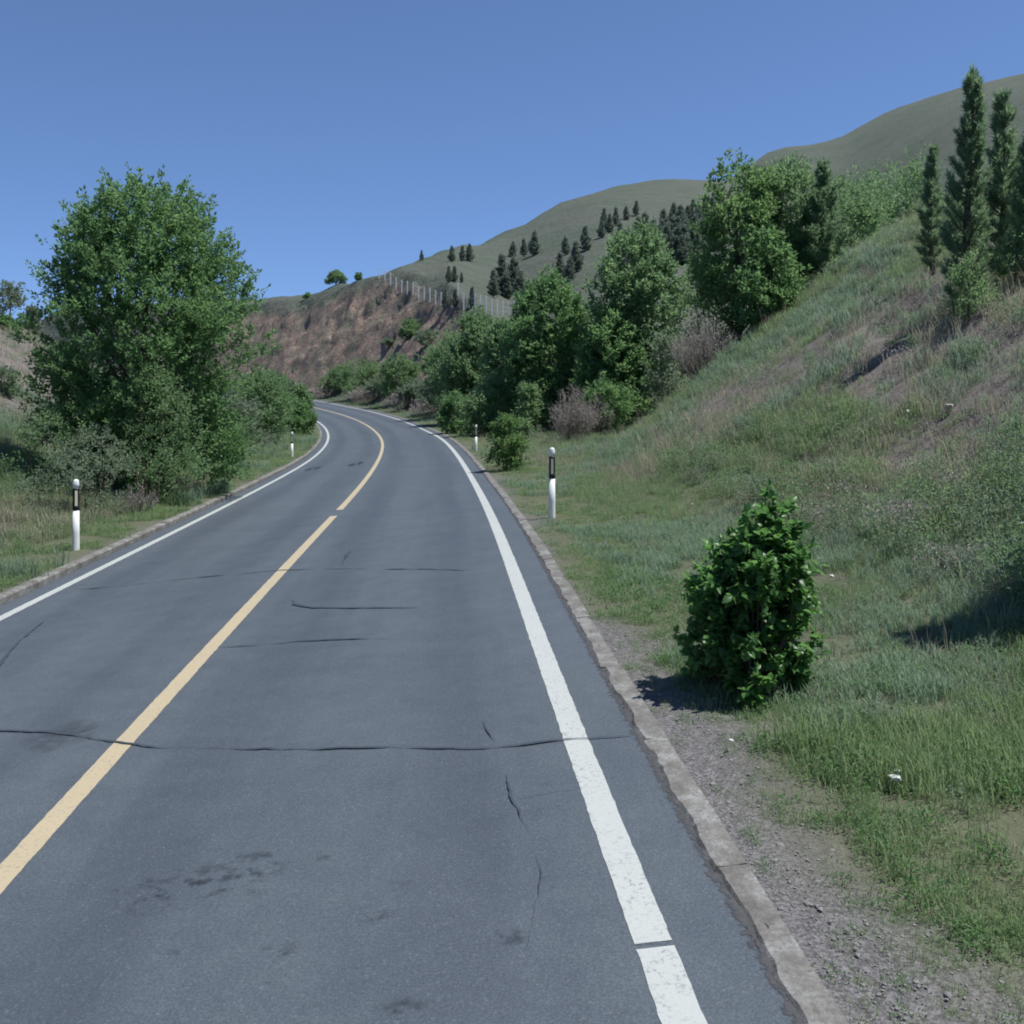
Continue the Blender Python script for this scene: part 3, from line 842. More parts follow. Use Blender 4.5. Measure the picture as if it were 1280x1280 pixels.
# ------------------------------------------------------------------ left of the road
p = place(182, 28.0)
big = make_tree('elm_tree', p, height_to(228, 28.0, p[2]), 2.85, [(0, .7), (.1, .85), (.3, .97), (.5, 1), (.66, 1.0), (.78, .88), (.88, .64), (.95, .42), (1, .2)],
                M['leaf_elm'], 'tall broad dark green leafy tree left of the road, the largest in the picture', clumps=230, shoots=22, nper=19, lsize=0.125, crad=0.58, slen=0.5,
                z0=0.04, up=0.75, lobes=0.14, trunk_r=0.2, nl=44)
def tall_side(px, d): return place(px, d)
shrub('shrub', 112, 23.0, 548, 130, M['leaf_grey'], 'loose grey-green shrub at the foot of the big tree, behind the near left post', dens=1.2)
shrub('shrub', 55, 25.5, 500, 90, M['leaf_willow'], 'shadowed shrub under the left side of the big tree')
shrub('shrub', 190, 25.5, 460, 120, M['leaf_willow'], 'light green feathery shrub in front of the big tree trunk', dens=1.3, env=ENV_TALL)
shrub('shrub', 226, 27.5, 482, 70, M['leaf_elm'], 'leafy shrub under the right side of the big tree')
shrub('round_bush', 281, 29.0, 542, 46, M['leaf_bright'], 'small round bright green bush on the left verge by the kerb', dens=2.0, env=ENV_ROUND)
shrub('shrub', 318, 33.0, 468, 80, M['leaf_willow'], 'feathery grey-green willow shrub right of the big tree', env=ENV_TALL, dens=1.2)
shrub('shrub', 350, 40.0, 478, 66, M['leaf_grey'], 'pale grey feathery shrub behind the far left post', env=ENV_TALL)
shrub('shrub', 290, 36.0, 490, 80, M['leaf_grey'], 'greyish shrub between the big tree and the willow shrub')
shrub('shrub', 371, 47.0, 484, 38, M['leaf_willow'], 'green shrub at the inside of the bend on the left')
shrub('round_bush', 378, 46.0, 507, 30, M['leaf_elm'], 'small dark green bush just before the road disappears on the left', env=ENV_ROUND)
shrub('shrub', 330, 54.0, 470, 70, M['leaf_elm'], 'dark shrub farther round the left bend, behind the grey shrubs')
shrub('shrub', 352, 66.0, 478, 50, M['leaf_willow'], 'farthest shrub on the left of the bend')
twig_shrub('dry_bush', 172, 23.5, 604, 60, 'dry brown weed bush on the left verge below the big tree', 45)
twig_shrub('dry_bush', 228, 27.5, 590, 44, 'dry brown weed bush between the big tree and the round bush', 40)
p = place(13, 62); make_tree('small_tree', p, height_to(348, 62, p[2]), 0.62, ENV_TALL, M['leaf_grey'], 'small slim grey tree on the bank at the left edge', clumps=14, shoots=10, nper=10, lsize=0.2, crad=0.35, slen=.4, z0=.25, nl=8)
shrub('shrub', 6, 52, 400, 34, M['leaf_elm'], 'low dark shrub on the bank top at the left edge')
shrub('shrub', 40, 60, 378, 14, M['leaf_grey'], 'thin tiny bush on the bank top touching the big tree outline')
shrub('shrub', 10, 36, 462, 36, M['leaf_grey'], 'grey-green shrub on the brown bank slope at the left edge')

# ------------------------------------------------------------------ right of the road, near
def near_bush():
    d = 7.55; p = place(934, d); h = height_to(612, d, p[2])
    t = thing('lilac_bush', p, 'glossy dark green leafy bush beside the kerb in the right foreground', 'bush')
    cl = crown_clumps(h * 0.95, [(0, .8), (.1, 1), (.35, 1), (.52, 1), (.63, .92), (.71, .72), (.78, .44), (.88, .28), (1, .14)], 0.46, 0.46, 165, 0.02, 0.24)
    tips = np.column_stack([rng.normal(0.02, .15, 16), rng.normal(0, .15, 16), h * rng.uniform(.72, 1.04, 16), np.full(16, .3)])
    tips[:, 2] -= np.hypot(tips[:, 0], tips[:, 1]) * 0.9
    cl = np.concatenate([cl, tips])
    cl[:, 0] += 0.10 * (cl[:, 2] / h)
    g = Geo(); O = []; Dn = []
    for c in cl:
        b = np.array([c[0] * 0.25, c[1] * 0.25, -0.03]); e = c[:3]
        m_ = b * 0.5 + e * 0.5 + np.array([c[0], c[1], 0]) * 0.15
        g.tube([b, m_, e], [0.010, 0.007, 0.003], 4)
        for k in range(5):
            f = rng.uniform(0.55, 1.0); q = m_ * (1 - f) + e * f
            O.append(q); Dn.append(norm(rng.normal(size=3) * 0.5 + norm(np.array([c[0], c[1], 0]) + 1e-5) * 0.7 + np.array([0, 0, .75])))
    O = np.array(O); Dn = np.array(Dn)
    link('stems', g.mesh('stems', M['bark']), t)
    # broad leaves made of two folded halves
    nper = 14; n = len(O); L = rng.uniform(.08, .2, n)
    tt = rng.random((n, nper)); base = (O[:, None] + Dn[:, None] * (tt * L[:, None])[..., None]).reshape(-1, 3)
    ax = (np.repeat(Dn, nper, 0) * 0.45 + rand_dirs(n * nper) * 0.85 + np.array([0, 0, .1]))
    nr = rand_dirs(n * nper) * 0.7 + np.array([0, 0, 1.0])
    ln = rng.uniform(.028, .092, n * nper); ax = norm(ax); side = norm(np.cross(ax, nr)); up = np.cross(side, ax)
    w = ln * 0.66
    prof = [(0, 0), (.25, .42), (.5, .5), (.75, .3), (1, 0)]
    rows = []
    for a_, w_ in prof:
        bend = -0.25 * a_ * a_
        cpt = base + ax * (ln * a_)[:, None] + up * (ln * bend)[:, None]
        rows += [cpt + side * (w * w_)[:, None] + up * (w * w_ * .35)[:, None], cpt, cpt - side * (w * w_)[:, None] + up * (w * w_ * .35)[:, None]]
    V = np.stack(rows, 1).reshape(-1, 3); k = 15
    fq = []
    for r_ in range(4):
        a_ = r_ * 3; fq += [(a_, a_ + 1, a_ + 4, a_ + 3), (a_ + 1, a_ + 2, a_ + 5, a_ + 4)]
    F = (np.arange(len(base))[:, None, None] * k + np.array(fq)[None]).reshape(-1, 4)
    tint = np.clip(np.repeat(rng.random(n), nper) * .5 + rng.random(n * nper) * .5, 0, 1)
    link('foliage', mesh_np('foliage', V, F, [M['leaf_lilac']], smooth=True, attrs={'tint': np.repeat(tint, k)}), t)
near_bush()
shrub('round_bush', 635, 31.5, 524, 44, M['leaf_bright'], 'small round green bush on the right verge beside the far guide post', dens=2.4, env=ENV_ROUND)

# young pines on the near bank
for k, (px, d, yt, R, lab) in enumerate([(1205, 21.0, 92, 0.62, 'tallest young pine on the right bank, its tip above the far hill'),
                                         (1250, 21.8, 118, 0.74, 'young pine at the right edge, just right of the tallest pine'),
                                         (1291, 20.0, 165, 0.75, 'young pine cut off by the right edge of the picture'),
                                         (1166, 27.0, 186, 0.42, 'small slender young pine on the bank crest left of the tall pines')]):
    p = place(px, d); h = height_to(yt, d, p[2])
    put('young_pine', pine_meshes(h, R * 0.86, 0.27, 6, 150, 0.14, 0.016, 100 + k, M['needle'], 0.75, True, 0.7), p, lab, 'pine tree', 'young pines on the right bank', rng.uniform(0, 6))
shrub('shrub', 1212, 19.6, 318, 50, M['leaf_willow'], 'green shrub at the foot of the tallest young pine', dens=1.3)
shrub('shrub', 1268, 20.0, 290, 60, M['leaf_willow'], 'grey-green shrub under the pine at the right edge', dens=1.3)
p = np.array([5.6, 8.3, float(ground_z(5.6, 8.3)[0])])
put('young_pine', pine_meshes(4.6, 0.95, 0.26, 6, 200, 0.13, 0.018, 131, M['needle'], 1.0), p, 'pine just outside the right edge, throwing the dark shadow on the grass', 'pine tree')

# trees on the end of the near bank
p = place(925, 41); make_tree('leafy_tree', p, height_to(193, 41, p[2]), 1.75, ENV_ROUND, M['leaf_bright'], 'bright green leafy tree on the end of the right bank', clumps=90, shoots=14, nper=13, lsize=0.19, crad=0.5, slen=0.5, up=.6, trunk_r=.13, nl=22)
p = place(985, 41.5); make_tree('leafy_tree', p, height_to(212, 41.5, p[2]), 2.0, ENV_TALL, M['leaf_willow'], 'grey-green feathery tree in the middle of the clump on the right bank', clumps=110, shoots=14, nper=13, lsize=0.2, crad=0.5, slen=0.6, up=.9, trunk_r=.1, nl=20, aspect=.35)
p = place(1032, 40); put('pine_tree', pine_meshes(height_to(206, 40, p[2]), 1.45, 0.42, 6, 85, 0.24, 0.035, 140, M['needle'], 0.7, True, 0.9), p, 'dark pine at the right end of the tree clump on the bank', 'pine tree')
p = place(955, 39); make_tree('leafy_tree', p, height_to(290, 39, p[2]), 1.2, ENV_DOME, M['leaf_elm'], 'low dark tree in the shade at the front of the clump on the bank', clumps=50, shoots=13, nper=12, lsize=0.18, crad=0.42, slen=.4, trunk_r=.08, nl=14)
shrub('shrub', 890, 43, 330, 60, M['leaf_bright'], 'bright shrub at the left foot of the bright leafy tree', env=ENV_ROUND)
for k, (px, d, yt, w, mt, lab) in enumerate([(1078, 50, 228, 74, 'leaf_willow', 'green shrub on the skyline of the bank, right of the tree clump'), (1112, 54, 226, 70, 'leaf_elm', 'darker shrub in the middle of the skyline row on the bank'),
                                       (1146, 52, 215, 60, 'leaf_willow', 'green shrub on the skyline next to the slender pine'), (1056, 45, 235, 60, 'leaf_willow', 'shrub close against the dark pine of the clump')]):
    shrub('shrub', px, d, yt, w * 1.15, M[mt], lab, 'shrubs on the bank skyline', dens=1.8, env=ENV_ROUND)
twig_shrub('dry_bush', 880, 38.0, 388, 90, 'wide mauve dry bush below the bright leafy tree', 220)
twig_shrub('dry_bush', 716, 45, 480, 62, 'mauve dry bush at the foot of the bank, behind the near right post', 200)
twig_shrub('dry_bush', 745, 48, 492, 50, 'small mauve dry bush beside the larger mauve bush', 110)

def crest_d(px):
    dd = np.arange(85, 175, 1.0); z = ground_z((px - 640) / FPX * dd, dd)
    return float(dd[np.argmax((z - CAM_H) / dd)])
def foot_d(px, u):
    ss = np.arange(60, 150, .25); q = road_pt(ss, np.full_like(ss, u))
    return float(q[np.argmin(np.abs(640 + FPX * q[:, 0] / q[:, 1] - px)), 1])
# trees in the hollow behind the bank
for k, (px, d, yt, w, env, mt, lab) in enumerate([
        (797, 55, 284, 132, ENV_ROUND, 'leaf_willow', 'tall round green tree in the hollow, nearest to the bank'),
        (768, 53, 395, 84, ENV_DOME, 'leaf_elm', 'dark low tree standing under the tall round tree in the hollow'),
        (688, 57, 346, 108, ENV_ROUND, 'leaf_elm', 'dark green tree behind the small round bush, left of the tall round tree'),
        (728, 61, 400, 60, ENV_DOME, 'leaf_willow', 'shrubby tree between the two taller trees in the hollow'),
        (640, 66, 402, 84, ENV_ROUND, 'leaf_willow', 'green tree left of the dark tree in the hollow'),
        (596, 74, 392, 84, ENV_DOME, 'leaf_willow', 'grey-green tree below the fence, leftmost in the hollow')]):
    p = place(px, d); h = height_to(yt, d, p[2])
    make_tree('leafy_tree', p, h, w / 2 * d / FPX, env, M[mt], lab, clumps=150, shoots=15, nper=13, lsize=0.24, crad=0.64, slen=0.55, up=.6, trunk_r=.12, nl=18, z0=0.04)
for k, (px, d, yt, w, mt, lab) in enumerate([
        (574, 62, 492, 46, 'leaf_elm', 'dark green bush on the right verge beyond the far guide post'),
        (612, 57, 470, 66, 'leaf_willow', 'grey-green bush behind the far guide post'),
        (662, 54, 486, 56, 'leaf_willow', 'grey-green bush behind the small round bush on the verge'),
        (548, 78, 470, 60, 'leaf_grey', 'pale shrub at the near end of the rock cut'),
        (565, 84, 420, 60, 'leaf_willow', 'shrub climbing the near end of the rock cut'),
        (500, 88, 447, 60, 'leaf_willow', 'green shrub in the middle of the rock cut foot'),
        (452, 98, 452, 60, 'leaf_willow', 'green shrub on the rock cut foot, left of the middle one'),
        (425, 108, 462, 44, 'leaf_willow', 'green shrub on the rock cut foot, farthest along the road'),
        (522, 82, 478, 44, 'leaf_grey', 'pale grey shrub at the foot of the rock cut by the edge line'),
        (478, 93, 470, 44, 'leaf_grey', 'pale grey shrub between the two green ones on the cut foot'),
        (835, 50, 420, 50, 'leaf_grey', 'grey shrub in the shade between the tall round tree and the mauve bush'),
        (760, 49, 470, 60, 'leaf_elm', 'dark shrub beside the mauve bush at the foot of the bank'),
        (420, 128, 341, 26, 'leaf_willow', 'small bush on top of the rock cut against the sky'),
        (515, 80.5, 400, 30, 'leaf_willow', 'scrubby green bush high on the right part of the cut face'), (535, 81.5, 415, 34, 'leaf_grey', 'pale scrub bush on the upper right shoulder of the cut'), (487, 86.5, 425, 30, 'leaf_grey', 'grey scrub bush half way up the cut face'), (545, 77.5, 440, 36, 'leaf_willow', 'green scrub bush on the lower right shoulder of the cut'),
        (449, 128, 342, 8, 'leaf_elm', 'tiny bush on the cut top near the fence end'),
        (384, 150, 368, 10, 'leaf_elm', 'tiny bush on the skyline at the far end of the cut')]):
    if d > 120: d = crest_d(px)
    elif d % 1: d = foot_d(px, {80.5: 12.5, 81.5: 11, 86.5: 11.5, 77.5: 9.5}[d])
    elif 425 <= px <= 565 and d > 75: d = foot_d(px, 7.2)
    shrub('shrub', px, d, yt, w, M[mt], lab)
for px, d, yt, lab in [(405, 112, 484, 'dry brown weeds at the foot of the cut near the vanishing road'), (455, 96, 484, 'dry brown weeds at the foot of the cut below the green shrubs'),
                       (505, 86, 488, 'dry brown weeds at the foot of the cut nearest the verge bush'), (535, 76, 498, 'small dry weeds on the verge at the near end of the cut')]:
    twig_shrub('dry_bush', px, foot_d(px, 6.0), yt, 46, lab, 90)

# pines on the hillside
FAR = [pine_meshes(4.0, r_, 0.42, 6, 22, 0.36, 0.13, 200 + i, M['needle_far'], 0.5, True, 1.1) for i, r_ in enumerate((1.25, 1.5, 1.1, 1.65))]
hill_pines = [(527, 313, 326, 1, 'lone dark pine on the skyline above the fence'),
              (565, 308, 328, 1, 'left pine of the three on the skyline above the fence'), (578, 307, 327, 1, 'middle pine of the three on the skyline above the fence'), (587, 305, 327, 1, 'right pine of the three on the skyline above the fence'),
              (561, 333, 353, 1, 'left pine of the trio just below the skyline pines'), (568, 334, 354, 1, 'middle pine of the trio just below the skyline pines'), (577, 341, 354, 1, 'small right pine of the trio just below the skyline pines'),
              (641, 302, 322, 1, 'left pine of the row high on the hillside'), (655, 299, 321, 1, 'second pine of the row high on the hillside'), (668, 290, 320, 1.0, 'tallest pine of the row high on the hillside'),
              (628, 319, 370, 1, 'tall pine in the clump above the fence, left of its middle'), (643, 322, 368, 1, 'tall pine in the clump above the fence, right of its middle'), (617, 338, 372, 1, 'low pine on the left side of the clump above the fence'), (650, 340, 378, 1, 'low pine on the right side of the clump above the fence'), (635, 345, 374, 1, 'low pine in front of the clump above the fence'),
              (707, 297, 320, 1, 'left pine of the pair above the dark tree'), (732, 283, 314, 1, 'tall pine right of the pair above the dark tree'), (720, 303, 340, 1, 'right pine of the pair above the dark tree'), (700, 316, 350, 1, 'pine just above the crown of the dark tree'), (712, 322, 352, 1, 'lower pine just above the crown of the dark tree'),
              (557, 368, 392, 1, 'thin pine standing in the fence line, left one'), (569, 372, 394, 1, 'thin pine standing in the fence line, right one'), (590, 362, 388, 1, 'pine standing right behind the fence'), (645, 378, 398, 1, 'small pine at the right end of the fence')]
def ray_ground(px, py, d0=70, d1=420):
    dd = np.arange(d0, d1, 1.0); x = (px - 640) / FPX * dd; z = ground_z(x, dd)
    yy = HOR - (z - CAM_H) / dd * FPX
    i = np.argmax(yy <= py)
    return dd[i] if yy[i] <= py else dd[np.argmin(np.abs(yy - py))]
for k, (px, yt, yb, w, lab) in enumerate(hill_pines):
    d = ray_ground(px, yb); p = place(px, d)
    h = (yb - yt) * d / FPX
    put('hill_pine', FAR[k % 4], p, lab, 'pine tree', 'pines on the hillside', rng.uniform(0, 6), h / 4.1)
for k in range(64):
    px = rng.uniform(775, 905) if k % 3 else rng.uniform(820, 900); yb = 345 - (px - 775) * 0.45 + rng.uniform(-22, 34) - 10
    yb = max(yb, 262); d = ray_ground(px, yb); p = place(px, d)
    put('hill_pine', FAR[k % 4], p, 'small dark pine of the plantation below the rounded hilltop', 'pine tree', 'pine plantation below the hilltop', rng.uniform(0, 6), rng.uniform(0.7, 1.25))
for k, (px, yb) in enumerate([(755, 285), (762, 292), (770, 283), (783, 275), (795, 270), (752, 298)]):
    d = ray_ground(px, yb); p = place(px, d)
    put('hill_pine', FAR[k % 4], p, 'scattered small pine at the left edge of the plantation', 'pine tree', 'pines scattered beside the plantation', rng.uniform(0, 6), rng.uniform(0.6, 0.9))

# ------------------------------------------------------------------ guide posts
def post_meshes():
    def loft(rings, name, mat):
        n = 16; th = np.arange(n) / n * 2 * np.pi; V = []
        for z, w, dp in rings:
            V.append(np.column_stack([np.cos(th) * w, np.where(np.sin(th) < 0, np.sin(th) * dp * 0.75, np.sin(th) * dp), np.full(n, z)]))
        V = np.concatenate(V); m_ = len(rings)
        I, J = np.meshgrid(np.arange(m_ - 1), np.arange(n), indexing='ij'); J2 = (J + 1) % n
        F = np.stack([I * n + J, I * n + J2, (I + 1) * n + J2, (I + 1) * n + J], -1).reshape(-1, 4)
        c0 = len(V); V = np.concatenate([V, [[0, 0, rings[0][0]], [0, 0, rings[-1][0]]]])
        j = np.arange(n); j2 = (j + 1) % n; e = (m_ - 1) * n
        F = np.concatenate([F, np.stack([j2, j, 0 * j + c0, 0 * j + c0], 1)[:, [0, 1, 2, 2]], np.stack([e + j, e + j2, 0 * j + c0 + 1, 0 * j + c0 + 1], 1)])
        F4 = F[:len(F) - 2 * n]; T = F[len(F) - 2 * n:, :3]
        bm_me = bpy.data.meshes.new(name); bm_me.from_pydata(V.tolist(), [], F4.tolist() + T.tolist()); bm_me.materials.append(mat)
        bm_me.polygons.foreach_set('use_smooth', np.full(len(bm_me.polygons), True)); bm_me.update(); return bm_me
    shaft = loft([(-0.25, .060, .05), (0.0, .060, .05), (.3, .058, .048), (.705, .055, .046)], 'shaft', M['post_white'])
    band = loft([(.705, .058, .049), (.76, .058, .049), (.765, .056, .047), (1.07, .054, .046), (1.075, .056, .048), (1.095, .056, .048)], 'black_band', M['post_black'])
    cap = loft([(1.095, .053, .045), (1.17, .053, .045), (1.215, .050, .042), (1.24, .040, .034), (1.255, .022, .018), (1.258, .006, .005)], 'cap', M['post_white'])
    g = Geo(); g.box((0.004, -0.036, 0.92), (0.042, 0.014, 0.27)); refl = g.mesh('reflector', M['reflector'], False)
    return shaft, band, cap, refl
PM = post_meshes()
for px, d, lab, sc in [(690, 17.9, 'white guide post with black band on the right verge, nearer right one', 1.0), (595, 43.0, 'small white guide post on the far right verge near the bend', 0.92),
                       (95, 17.75, 'white guide post with black band on the left verge, nearer left one', 1.0), (365, verge_d(365, -4.15), 'small white guide post on the far left verge before the bend', 0.98)]:
    p = place(px, d)
    put('guide_post', PM, p, lab, 'guide post', 'guide posts along the road', math.atan2(p[0], p[1]) * -1, sc, ('shaft', 'black_band', 'cap', 'reflector'))

# ------------------------------------------------------------------ hillside fence
fp = np.array([(474, 350), (480, 353), (488, 358), (500, 366), (516, 372), (531, 378), (547, 384), (562, 386), (578, 386), (596, 389), (610, 395), (625, 396), (640, 396), (656, 396)], float)
fx_ = np.linspace(474, 657, 27)
fence = None
prev = None
pts = []
for k, px in enumerate(fx_):
    yb = np.interp(px, fp[:, 0], fp[:, 1]); d = float(ray_ground(px, yb, 80, 200))
    p = place(px, d); pts.append(p)
fence = thing('fence', pts[13], 'long pale post and wire fence running along the hillside above the cut', 'fence')
g = Geo(); g.box((0, 0, 0.7), (0.13, 0.13, 1.8)); g.box((0, 0, 1.62), (0.10, 0.10, 0.04)); post_me = g.mesh('post', M['concrete_post'], False)
for p in pts:
    o = link('post', post_me, fence); o.location = p - pts[13]
for zz in (0.5, 0.95, 1.4):
    g = Geo(); g.tube([p - pts[13] + np.array([0, -0.085, zz]) for p in pts], [0.012] * len(pts), 3); link('wire', g.mesh('wire', M['wire']), fence)

# ------------------------------------------------------------------ pale stones on the bank
def stone_mesh(seed):
    r = np.random.default_rng(seed)
    import bmesh
    bm = bmesh.new(); bmesh.ops.create_icosphere(bm, subdivisions=1, radius=1)
    for v in bm.verts: v.co *= r.uniform(.75, 1.2)
    for v in bm.verts: v.co.z *= .65
    me_ = bpy.data.meshes.new('stone'); bm.to_mesh(me_); bm.free(); return me_
STONES = [stone_mesh(i) for i in range(4)]
def ray_near(px, py):
    dd = np.arange(4, 45, .05); x = (px - 640) / FPX * dd; z = ground_z(x, dd); yy = HOR - (z - CAM_H) / dd * FPX
    return dd[np.argmax(yy <= py)]
for k, (px, py, r_, lab) in enumerate([(1186, 519, .075, 'white stone high on the right bank'), (1135, 523, .05, 'small white stone high on the bank, left of the larger one'),
                                       (1126, 681, .06, 'white stone on the lower bank, right one of two'), (1118, 686, .05, 'white stone on the lower bank, left one of two'),
                                       (1118, 993, .035, 'white stone in the bright grass of the right foreground'), (1121, 986, .022, 'tiny white chip beside the white foreground stone'),
                                       (914, 943, .018, 'tiny white stone on the gravel near the dark bush'), (1024, 708, .03, 'small white stone right of the dark bush'), (1164, 586, .045, 'pale stone in the bare patch of the right bank'),
                                       (1150, 452, .06, 'pale stone near the top of the bank below the pines'), (1278, 668, .05, 'pale stone at the right edge half way up the bank'), (1118, 536, .04, 'little pale stone under the small white bank stone'),
                                       (1158, 538, .035, 'little pale stone below the large white bank stone'), (1040, 730, .03, 'little pale stone on the bare strip right of the bush'), (865, 636, .03, 'tiny white stone on the grass left above the bush')]):
    d = ray_near(px, py); p = place(px, d)
    me_ = STONES[k % 4].copy(); me_.materials.append(M['pale_stone'])
    o = link('white_stone', me_, None, p + np.array([0, 0, r_ * .8 + .06])); o.scale = (r_,) * 3; o.rotation_euler = (0, 0, k * 1.3)
    tag(o, lab, 'stone', 'white stones on the grass')

# ------------------------------------------------------------------ ground cover (grass, gravel): instanced tufts
TUFTS = bpy.data.collections.new('tufts')
def blade_tuft(name, nb, h, spread, w, mat, lean=0.35, seed=0):
    r = np.random.default_rng(seed); V = []; F = []; T = []
    for b in range(nb):
        th = r.uniform(0, 6.28); rr = spread * math.sqrt(r.random()); o = np.array([math.cos(th) * rr, math.sin(th) * rr, -0.02])
        a = r.uniform(0, 6.28); ln = h * r.uniform(.45, 1.1); le = lean * r.uniform(.2, 1.2)
        out_ = np.array([math.cos(a), math.sin(a), 0]); sd = np.array([-math.sin(a), math.cos(a), 0]) * w * r.uniform(.7, 1.3) / 2
        m_ = o + out_ * ln * le * .35 + np.array([0, 0, ln * .55]); e = o + out_ * ln * le + np.array([0, 0, ln * (1 - .35 * le)])
        i = len(V); V += [o - sd, o + sd, m_ + sd * .8, m_ - sd * .8, e]; F += [(i, i + 1, i + 2, i + 3), (i + 3, i + 2, i + 4, i + 4)]
        T += [min(1, max(0, r.normal(.5, .25)))] * 5
    me_ = bpy.data.meshes.new(name); me_.from_pydata(V, [], [f if f[2] != f[3] else f[:3] for f in F]); me_.materials.append(mat)
    at = me_.attributes.new('tint', 'FLOAT', 'POINT'); at.data.foreach_set('value', np.array(T, dtype=np.float32)); me_.update()
    o = bpy.data.objects.new(name, me_); TUFTS.objects.link(o); return o
def leafy_tuft(name, n, h, w, ls, mat, seed):
    r = np.random.default_rng(seed)
    pos = np.column_stack([r.normal(0, w / 2, n), r.normal(0, w / 2, n), r.uniform(0, h, n)])
    v, f = leaf_quads(pos, norm(r.normal(size=(n, 3)) + [0, 0, .7]), norm(r.normal(size=(n, 3)) + [0, 0, .8]), ls * r.uniform(.6, 1.3, n), ls * .4 * np.ones(n))
    o = bpy.data.objects.new(name, mesh_np(name, v, f, [mat], attrs={'tint': np.repeat(r.random(n), 4)})); TUFTS.objects.link(o); return o
names = []
blade_tuft('a0', 30, .12, .12, .006, M['grass'], .9, 1); blade_tuft('a1', 28, .17, .13, .006, M['grass'], .8, 2)
blade_tuft('a2', 30, .26, .15, .006, M['grass'], .7, 3); blade_tuft('a3', 28, .22, .14, .008, M['grass_blue'], .7, 4)
blade_tuft('a4', 28, .34, .16, .009, M['grass_blue'], .6, 5); blade_tuft('a5', 20, .30, .14, .006, M['grass_straw'], .6, 6)
leafy_tuft('a6', 90, .20, .15, .035, M['leaf_grey'], 7); leafy_tuft('a7', 60, .10, .12, .035, M['leaf_elm'], 8)
leafy_tuft('b0', 420, .46, .34, .045, M['leaf_grey'], 17); leafy_tuft('b1', 380, .40, .30, .045, M['leaf_willow'], 18); leafy_tuft('b2', 300, .36, .28, .04, M['dry'], 19)
blade_tuft('a8', 14, .12, .10, .006, M['grass_straw'], .7, 9)
blade_tuft('a9', 9, .55, .10, .005, M['grass_straw'], .4, 10)

def scatter(name, label, pts, idx, scl, coll):
    """one object: points carrying instances of the small meshes in coll"""
    n = len(pts)
    me_ = bpy.data.meshes.new(name); me_.vertices.add(n); me_.vertices.foreach_set('co', np.asarray(pts, dtype=np.float32).ravel())
    for an, ty, val in (('idx', 'INT', np.asarray(idx, np.int32)), ('scl', 'FLOAT', np.asarray(scl, np.float32)), ('rotz', 'FLOAT', rng.uniform(0, 6.28, n).astype(np.float32)), ('tilt', 'FLOAT', rng.normal(0, .12, n).astype(np.float32))):
        at = me_.attributes.new(an, ty, 'POINT'); at.data.foreach_set('value', val)
    o = link(name, me_); tag(o, label, name, kind='stuff')
    ng = bpy.data.node_groups.new(name, 'GeometryNodeTree')
    ng.interface.new_socket('Geometry', in_out='INPUT', socket_type='NodeSocketGeometry'); ng.interface.new_socket('Geometry', in_out='OUTPUT', socket_type='NodeSocketGeometry')
    N = ng.nodes; Lk = ng.links
    gi = N.new('NodeGroupInput'); go = N.new('NodeGroupOutput'); ip = N.new('GeometryNodeInstanceOnPoints'); ci = N.new('GeometryNodeCollectionInfo')
    ci.inputs['Collection'].default_value = coll; ci.inputs['Separate Children'].default_value = True; ci.inputs['Reset Children'].default_value = True
    def na(an, ty):
        q = N.new('GeometryNodeInputNamedAttribute'); q.data_type = ty; q.inputs['Name'].default_value = an; return q.outputs[0]
    cx = N.new('ShaderNodeCombineXYZ'); Lk.new(na('tilt', 'FLOAT'), cx.inputs[0]); Lk.new(na('rotz', 'FLOAT'), cx.inputs[2])
    ip.inputs['Pick Instance'].default_value = True
    Lk.new(gi.outputs[0], ip.inputs['Points']); Lk.new(ci.outputs[0], ip.inputs['Instance']); Lk.new(na('idx', 'INT'), ip.inputs['Instance Index'])
    Lk.new(cx.outputs[0], ip.inputs['Rotation']); Lk.new(na('scl', 'FLOAT'), ip.inputs['Scale']); Lk.new(ip.outputs[0], go.inputs[0])
    md = o.modifiers.new('scatter', 'NODES'); md.node_group = ng
    return o

def grass_points(s0, s1, u0, u1, dens):
    n = int((s1 - s0) * (u1 - u0) * dens)
    s = rng.uniform(s0, s1, n); u = rng.uniform(u0, u1, n)
    x, y, h, _, _ = ctr(s); x = x + np.cos(h) * u; y = y + np.sin(h) * u
    keep = (y > 1.0) & (np.abs(x) < 0.85 * y + 3.5)
    return s[keep], u[keep], x[keep], y[keep]
bands = [(0, 8, KERB + .03, 10.5, 300), (4, 16, 10.5, 17, 55), (8, 16, KERB + .03, 10.5, 170), (16, 26, KERB + .03, 20, 75), (26, 44, KERB + .03, 26, 38), (44, 75, KERB + .1, 22, 12), (75, 130, KERB + .1, 8.5, 10),
         (5, 16, -12, -KERB - .02, 120), (16, 30, -13, -KERB - .02, 85), (30, 60, -24, -KERB - .02, 22), (60, 100, -12, -KERB - .02, 12)]
AS = [np.concatenate(q) for q in zip(*[grass_points(*b) for b in bands])]
s_, u_, x_, y_ = AS
z_ = ground_su(s_, u_, x_, y_)
n1 = fbm(x_ / 1.6, y_ / 1.6, 51, 4); n2 = fbm(x_ / 5.0, y_ / 5.0, 61, 4); n3 = fbm(x_ / 2.6, y_ / 2.6, 77, 4); n4 = fbm(x_ / 0.7, y_ / 0.7, 87, 3)
gr, _, _, ba = ground_masks(s_, u_, x_, y_)
prob = (1 - 0.5 * gr) * (1 - 0.85 * ba) * (1 - .5 * sstep(.52, .42, n1) * (u_ > 8)) * sstep(0.34, 0.54, n4 + 0.12 * sstep(4.8, 6.5, np.abs(u_)))
edge_r = (u_ > 0) & (u_ < KERB + .35)
prob = np.where(edge_r, prob * 0.45, prob)
n5 = fbm(x_ / .32, y_ / .32, 97, 3)
